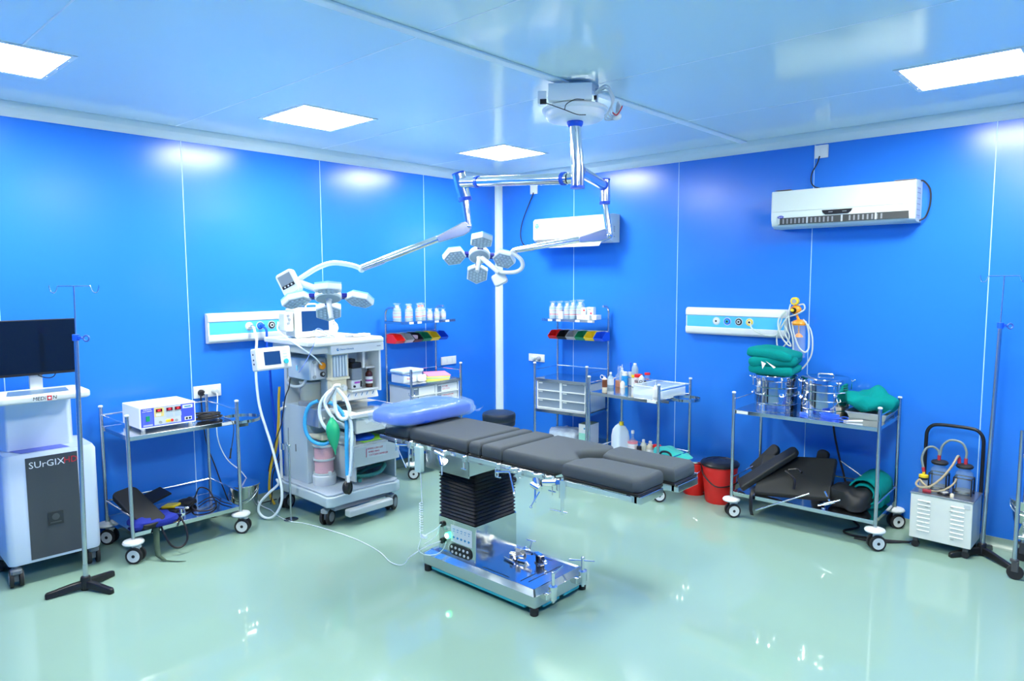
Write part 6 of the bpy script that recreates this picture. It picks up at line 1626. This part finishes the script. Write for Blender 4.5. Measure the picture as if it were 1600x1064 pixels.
MB().box(-.115, .115, -.15, .15, 0, .004).add([(-.115, -.15, 0), (.115, -.15, 0), (.135, -.17, .05), (-.135, -.17, .05), (-.115, .15, 0), (.115, .15, 0), (.135, .17, .05), (-.135, .17, .05)], [(0, 1, 2, 3), (5, 4, 7, 6), (4, 0, 3, 7), (1, 5, 6, 2)]).build('tray', mat('pale steel tray', (.72, .70, .64), rough=.3, metal=.9), t)
m = MB()
for a in ((-.14, .14, -.176, -.168), (-.14, .14, .168, .176), (-.142, -.134, -.17, .17), (.134, .142, -.17, .17)): m.box(a[0], a[1], a[2], a[3], .047, .053)
m.build('tray_rim', mat('pale steel tray', (.72, .70, .64)), t)
m = MB().blob((.29, .32, .15), .045, 7, 21, 2.3, 44, ridge=.9)
o = m.build('surgical_cloth', CLOTH); o.location = (4.015, -.225, .905); o.rotation_euler = (0, R(4), R(10))
tag(o, 'crumpled teal green cloth heaped on the shallow steel tray', 'cloth')
m = MB(); random.seed(12)
for k in range(9):
    rx, ry = .05+.03*random.random(), .018+.016*random.random(); ox, oy = .02*random.random(), .012*random.random(); ph = random.random()*6
    m.tube([(rx*math.cos(a+ph*.1)+ox, ry*math.sin(a)+oy, .004+.004*k*.8+.004*random.random()) for a in [2*PI*i/10 for i in range(10)]], .0022, 6, 4, closed=True)
m.tube([(.06, 0, .01), (.11, .02, .02), (.13, .03, .012), (.12, .0, .006), (.08, -.02, .01)], .0022, 6)
o = m.build('infusion_line', mat('vivid blue tube', (.02, .13, .85), rough=.3)); o.location = (3.84, -.49, .864)
tag(o, 'tangled vivid blue thin tubing at the front of the long trolley top', 'tube')
m = MB()
for k in range(3): m.tube([(.028*math.cos(a), .014*math.sin(a), .004+.005*k) for a in [2*PI*i/9 for i in range(9)]], .003, 6, 4, closed=True)
o = m.build('infusion_line', MC['vivid blue tube']); o.location = (3.63, -.49, .864)
tag(o, 'small coil of vivid blue tubing between the two steel drums', 'tube')
o = MB().cyl((0, 0, .006), (.09, .05, .012), .005, .008).cyl((-.02, -.01, .006), (0, 0, .006), .003).build('white_pen', WHITE); o.location = (3.99, -.53, .863)
tag(o, 'white pen-like probe lying by the blue tubing on the long trolley', 'probe')

# lower tier: arm boards, pads, rods, green roll
def board(name, label, a, b, wdir, w0, w1, th, m_, cat_, round_end=True, seg=8):
    """tapered padded board from a to b"""
    a, b = Vector(a), Vector(b); d = b-a; L = d.length; Rm = rot3(d, wdir)
    poly = [(0, -w0/2), (L-w1*.35, -w1/2)]
    if round_end: poly += [(L - w1*.35 + w1*.35*math.sin(R(t)), -w1/2*math.cos(R(t))) for t in range(15, 180, 15)]
    else: poly += [(L, -w1/2), (L, w1/2)]
    poly += [(L-w1*.35, w1/2), (0, w0/2)]
    o = MB().prism(poly, -th/2, th/2).build(name, m_, None, bevel=min(.012, th*.3), keep=True)
    o.matrix_world = Matrix.Translation(a) @ Rm
    return tag(o, label, cat_)
board('arm_board', 'long charcoal arm board slanting up from the front left of the lower tier', (3.17, -.55, .235), (3.545, -.36, .555), (.75, -.66, .0), .15, .12, .045, PADB, 'arm board')
board('arm_board', 'short black arm board leaning behind the long charcoal arm board', (3.13, -.20, .27), (3.31, -.14, .50), (.8, -.3, .2), .13, .11, .04, PADB, 'arm board')
board('arm_board', 'short black padded board standing behind the wide black pad', (3.63, -.16, .25), (3.665, -.10, .525), (.9, -.2, .0), .10, .095, .04, PADB, 'arm board')
board('vinyl_pad', 'wide flat black vinyl pad leaning across the lower tier', (3.29, -.46, .330), (3.84, -.42, .385), (.06, .30, .26), .37, .37, .05, PADB, 'pad', False)
bd = thing('velcro_strap', 'black strap hanging off the front edge at the left end of the lower tier', 'strap', (3.315, -.66, 0))
vs = [(-.012, .02, .25), (.012, .02, .25), (-.016, -.006, .20), (.012, -.006, .20), (-.012, -.008, .10), (.014, -.008, .10), (.0, -.008, .06), (.026, -.008, .06)]
o = MB().add(vs, [(0, 1, 3, 2), (2, 3, 5, 4), (4, 5, 7, 6)], True).build('strap_band', BLACK, bd); so = o.modifiers.new('s', 'SOLIDIFY'); so.thickness = .003
o = MB().tube([(3.52, -.53, .42), (3.56, -.54, .40), (3.60, -.55, .36), (3.60, -.56, .30)], .010, 8).tube([(3.54, -.53, .43), (3.60, -.50, .44), (3.64, -.52, .425)], .009, 8).build('dark_strap', BLACK)
tag(o, 'dark knotted strap between the charcoal arm board and the wide black pad', 'strap')
o = MB().cyl((3.35, -.655, .10), (3.735, -.62, .305), .0062, n=10).build('steel_rod', CHROME)
tag(o, 'thin polished rod sticking out downward from the front of the long trolley', 'rod')
o = MB().cyl((3.84, -.27, .50), (4.06, -.31, .385), .0055, n=10).build('steel_rod', CHROME)
tag(o, 'thin polished rod slanting from the black pad to the rolled green cloth', 'rod')
bt = MB().blob((.30, .24, .17), .05, 7, 41, 2.6, 20, fold=.003).build('vinyl_boot', PADB); bt.location = (3.96, -.44, .2055); bt.rotation_euler = (0, 0, R(-12))
tag(bt, 'crumpled black vinyl boot pad beside the rolled green cloth', 'pad')
t = thing('table_clamp', 'chrome table clamp lying in front of the black vinyl boot pad', 'clamp', (3.86, -.585, .2055), 15)
MB().cyl((-.03, 0, .035), (.04, .01, .06), .013, n=14).cyl((-.07, .0, .02), (-.03, .0, .035), .007).cyl((.04, .01, .06), (.075, .02, .075), .007).build('clamp_barrel', CHROME, t)
MB().cyl((.01, .02, .05), (-.03, .04, .12), .008, n=10).lathe([(0, 0), (.018, 0), (.018, .012), (0, .012)], (-.03, .0, .0), 12).build('clamp_arm', CHROME, t)
t = thing('cloth_roll', 'rolled teal green surgical cloth at the right end of the lower tier', 'cloth', (4.06, -.26, .2055), 0)
m = MB(); pr_ = []
turns_ = 2.6; N = 64
for i in range(N+1):
    a = 2*PI*turns_*i/N; q = .028 + .088*i/N; pr_.append((q*math.cos(a)*1.08, q*math.sin(a)))
vs = []; fs = []
for i, (x, z) in enumerate(pr_):
    for j in range(7):
        y = -.17 + .34*j/6
        k = noise.noise(Vector((x*9, y*7, z*9)))*.014
        vs.append((x+k, y + .01*math.sin(i*.7), z+.125+k))
for i in range(N):
    for j in range(6): fs.append((i*7+j, i*7+j+1, (i+1)*7+j+1, (i+1)*7+j))
o = MB().add(vs, fs, True).build('rolled_sheet', CLOTH, t); so = o.modifiers.new('s', 'SOLIDIFY'); so.thickness = .012
MB().blob((.21, .30, .12), .03, 9, 5, 3, 26, ridge=.6).build('loose_fold', CLOTH, t)
o = MB().tube([(3.70, -.09, .83), (3.705, -.06, .78), (3.715, -.05, .68), (3.735, -.05, .58), (3.765, -.05, .46), (3.80, -.05, .34), (3.83, -.04, .20), (3.86, -.06, .05), (3.90, -.12, .012), (3.98, -.25, .010), (3.92, -.40, .010), (3.98, -.46, .010), (4.10, -.44, .010), (4.22, -.40, .010), (4.34, -.33, .010)], .008, 8).build('black_cable', RUBBER)
tag(o, 'thick black cable hanging behind the long trolley, then across the floor', 'cable')
o = MB().tube([(4.02, -.50, .008), (4.12, -.49, .008), (4.24, -.42, .008), (4.36, -.30, .012)], .006, 8).build('black_cable', RUBBER)
tag(o, 'second black cable on the floor beneath the front right castor of the long trolley', 'cable')

# ---------------------------------------------------------------- suction unit
su = thing('suction_machine', 'cream metal suction machine with two glass jars and a black tube handle', 'suction machine', (4.535, -.255, 0), -1.5)
MB().box(-.185, .185, -.145, .145, .075, .388).build('cabinet', WORN, su, bevel=.005)
MB().box(-.188, .188, -.148, .148, .388, .400).build('top_plate', mat('stained steel top', (.50, .49, .47), rough=.28, metal=.9, var=.25, vscale=14), su, bevel=.002)
for cx_ in (-.10, .10):
    for i in range(8):
        z = .345 - .030*i
        MB().add([(cx_-.040, -.1455, z+.007), (cx_+.040, -.1455, z+.007), (cx_+.037, -.1535, z), (cx_-.037, -.1535, z), (cx_-.040, -.1455, z-.002), (cx_+.040, -.1455, z-.002)], [(0, 3, 2, 1), (3, 4, 5, 2), (0, 4, 3), (1, 2, 5)]).build('louvre', WORN, su)
m = MB()
for x, z in ((-.075, .338), (-.085, .309), (.065, .34), (.06, .31), (.075, .12)): m.box(x-.008, x+.012, -.1542, -.1535, z-.001, z+.0015)
m.build('chip_mark', IRON, su)
MB().box(.135, .172, -.1475, -.146, .345, .372).build('rating_plate', GREYP, su)
for x in (-.15, .15):
    for y in (-.11, .11): 
        o = MB().box(x-.015, x+.015, y-.012, y+.012, .045, .078).build('castor', IRON, su)
        MB().cyl((x, y-.012, .025), (x, y+.012, .025), .025, n=16).build('wheel', RUBBER, o)
hb = MB().tube([(-.175, .155, .22), (-.175, .158, .45), (-.175, .16, .70), (-.17, .16, .78), (-.14, .16, .825), (-.09, .16, .838), (0, .16, .840), (.09, .16, .838), (.14, .16, .825), (.17, .16, .78), (.175, .16, .70), (.175, .158, .45), (.175, .155, .20)], .012, 12)
hb.build('handle', BLACK, su)
def jar(x, y, cap_dx):
    z0 = .40
    o = MB().lathe([(0, .002), (.054, .002), (.056, .008), (.056, .125), (.052, .150), (.038, .165), (.036, .185), (.034, .185), (.036, .163), (.050, .148), (.053, .124), (.053, .01), (0, .008)], (x, y, z0), 30).build('jar', mat('suction jar glass', (.45, .62, .70), rough=.04, alpha=.13, spec=1), su)
    MB().lathe([(0, .183), (.046, .183), (.052, .190), (.053, .198), (.046, .206), (.02, .210), (0, .210)], (x, y, z0), 28).build('stopper', RUBBER, su)
    MB().lathe([(0, .010), (.052, .010), (.052, .030), (0, .030)], (x, y, z0), 24).build('residue', mat('murky water', (.45, .45, .38), rough=.2, alpha=.5), su)
    w = MB()
    for sx in (-1, 1):
        for sy in (-1, 1): w.cyl((x+sx*.053, y+sy*.045, z0), (x+sx*.053, y+sy*.045, z0+.115), .0045, n=8)
    for z in (z0+.115, z0+.02):
        for sy in (-1, 1): w.cyl((x-.053, y+sy*.045, z), (x+.053, y+sy*.045, z), .0045, n=8)
        for sx in (-1, 1): w.cyl((x+sx*.053, y-.045, z), (x+sx*.053, y+.045, z), .0045, n=8)
    w.build('jar_cradle', BLACK, su)
jar(-.055, .03, 0); jar(.095, .03, 0)
m = MB()
for a, b in (((-.060, .03, .61), (-.060, .03, .645)), ((.062, .03, .61), (.058, .03, .65)), ((.100, .03, .61), (.100, .03, .65)), ((-.137, -.03, .525), (-.143, -.03, .555))): m.cyl(a, b, .011, n=12)
m.build('red_connector', REDD, su)
GT = mat('grey green tube', (.22, .27, .25), rough=.4)
MB().tube([(-.143, -.03, .555), (-.155, -.02, .62), (-.140, .0, .68), (-.105, .02, .70), (-.070, .03, .68), (-.060, .03, .645)], .008, 10, 8).build('tube', GT, su)
MB().tube([(-.055, .03, .645), (-.045, .03, .71), (-.01, .03, .755), (.03, .03, .765), (.075, .03, .75), (.10, .03, .70), (.10, .03, .65)], .008, 10, 8).build('tube', GT, su)
MB().tube([(.06, .03, .655), (.055, .0, .66), (.035, -.06, .60), (-.01, -.10, .52), (-.07, -.13, .455), (-.13, -.13, .435), (-.165, -.10, .445), (-.155, -.06, .47), (-.13, -.07, .45), (-.08, -.11, .43)], .0075, 10, 8).build('tube', TUBEY, su)
MB().tube([(-.08, -.10, .415), (-.03, -.09, .42), (.02, -.07, .445), (.05, -.04, .48), (.06, -.02, .51)], .0065, 10, 8).build('tube', TUBEY, su)
MB().lathe([(0, 0), (.028, .0), (.028, .07), (.0, .07)], (-.137, -.03, .402), 20).build('trap_jar', mat('trap jar', (.75, .80, .80), rough=.1, alpha=.4), su)
MB().lathe([(0, .070), (.030, .070), (.030, .086), (0, .086)], (-.137, -.03, .40), 20).build('trap_ring', BLACK, su)
MB().lathe([(0, .086), (.030, .086), (.030, .102), (.010, .106), (.009, .128), (0, .128)], (-.137, -.03, .40), 20).build('trap_cap', YEL, su)
MB().cyl((-.12, -.115, .413), (-.07, -.105, .413), .012, n=14).build('red_grip', REDD, su)
MB().lathe([(0, 0), (.040, 0), (.040, .012), (.036, .016), (0, .016)], (.0, -.07, .40), 26).build('gauge_rim', BLACK, su)
MB().lathe([(0, .0165), (.028, .0165), (0, .017)], (.0, -.07, .40), 26).build('gauge_face', CREAML, su)
MB().lathe([(0, 0), (.012, 0), (.012, .018), (.008, .024), (0, .025)], (.055, -.105, .40), 16).build('cream_knob', CREAM, su)

# ---------------------------------------------------------------- trolley cut by the right edge
tr = thing('instrument_trolley', 'old trolley with dark worn castors cut off by the right edge of the picture', 'trolley', (5.27, -.36, 0))
for sx in (-1, 1):
    for sy in (-1, 1):
        x, y = sx*.30, sy*.19
        MB().cyl((x, y, .11), (x, y, .95), .0125, n=14).build('post', STEEL, tr)
        f = MB().box(x-.014, x+.024, y-.020, y+.020, .05, .118, ch=.005).lathe([(0, .112), (.024, .112), (.024, .126), (0, .126)], (x, y, 0), 14).build('caster', IRON, tr)
        MB().cyl((x+.006, y-.013, .045), (x+.006, y+.013, .045), .045, n=22).build('tyre', RUBBER, f, bevel=.004)
for z, nm in ((.80, 'top_tray'), (.28, 'lower_tray')): MB().box(-.30, .30, -.19, .19, z-.02, z).build(nm, SHEET, tr, bevel=.002)
t = steel_bucket('dark steel pail behind the post of the old trolley at the right edge', (4.985, -.215, .2805), .09, .15)
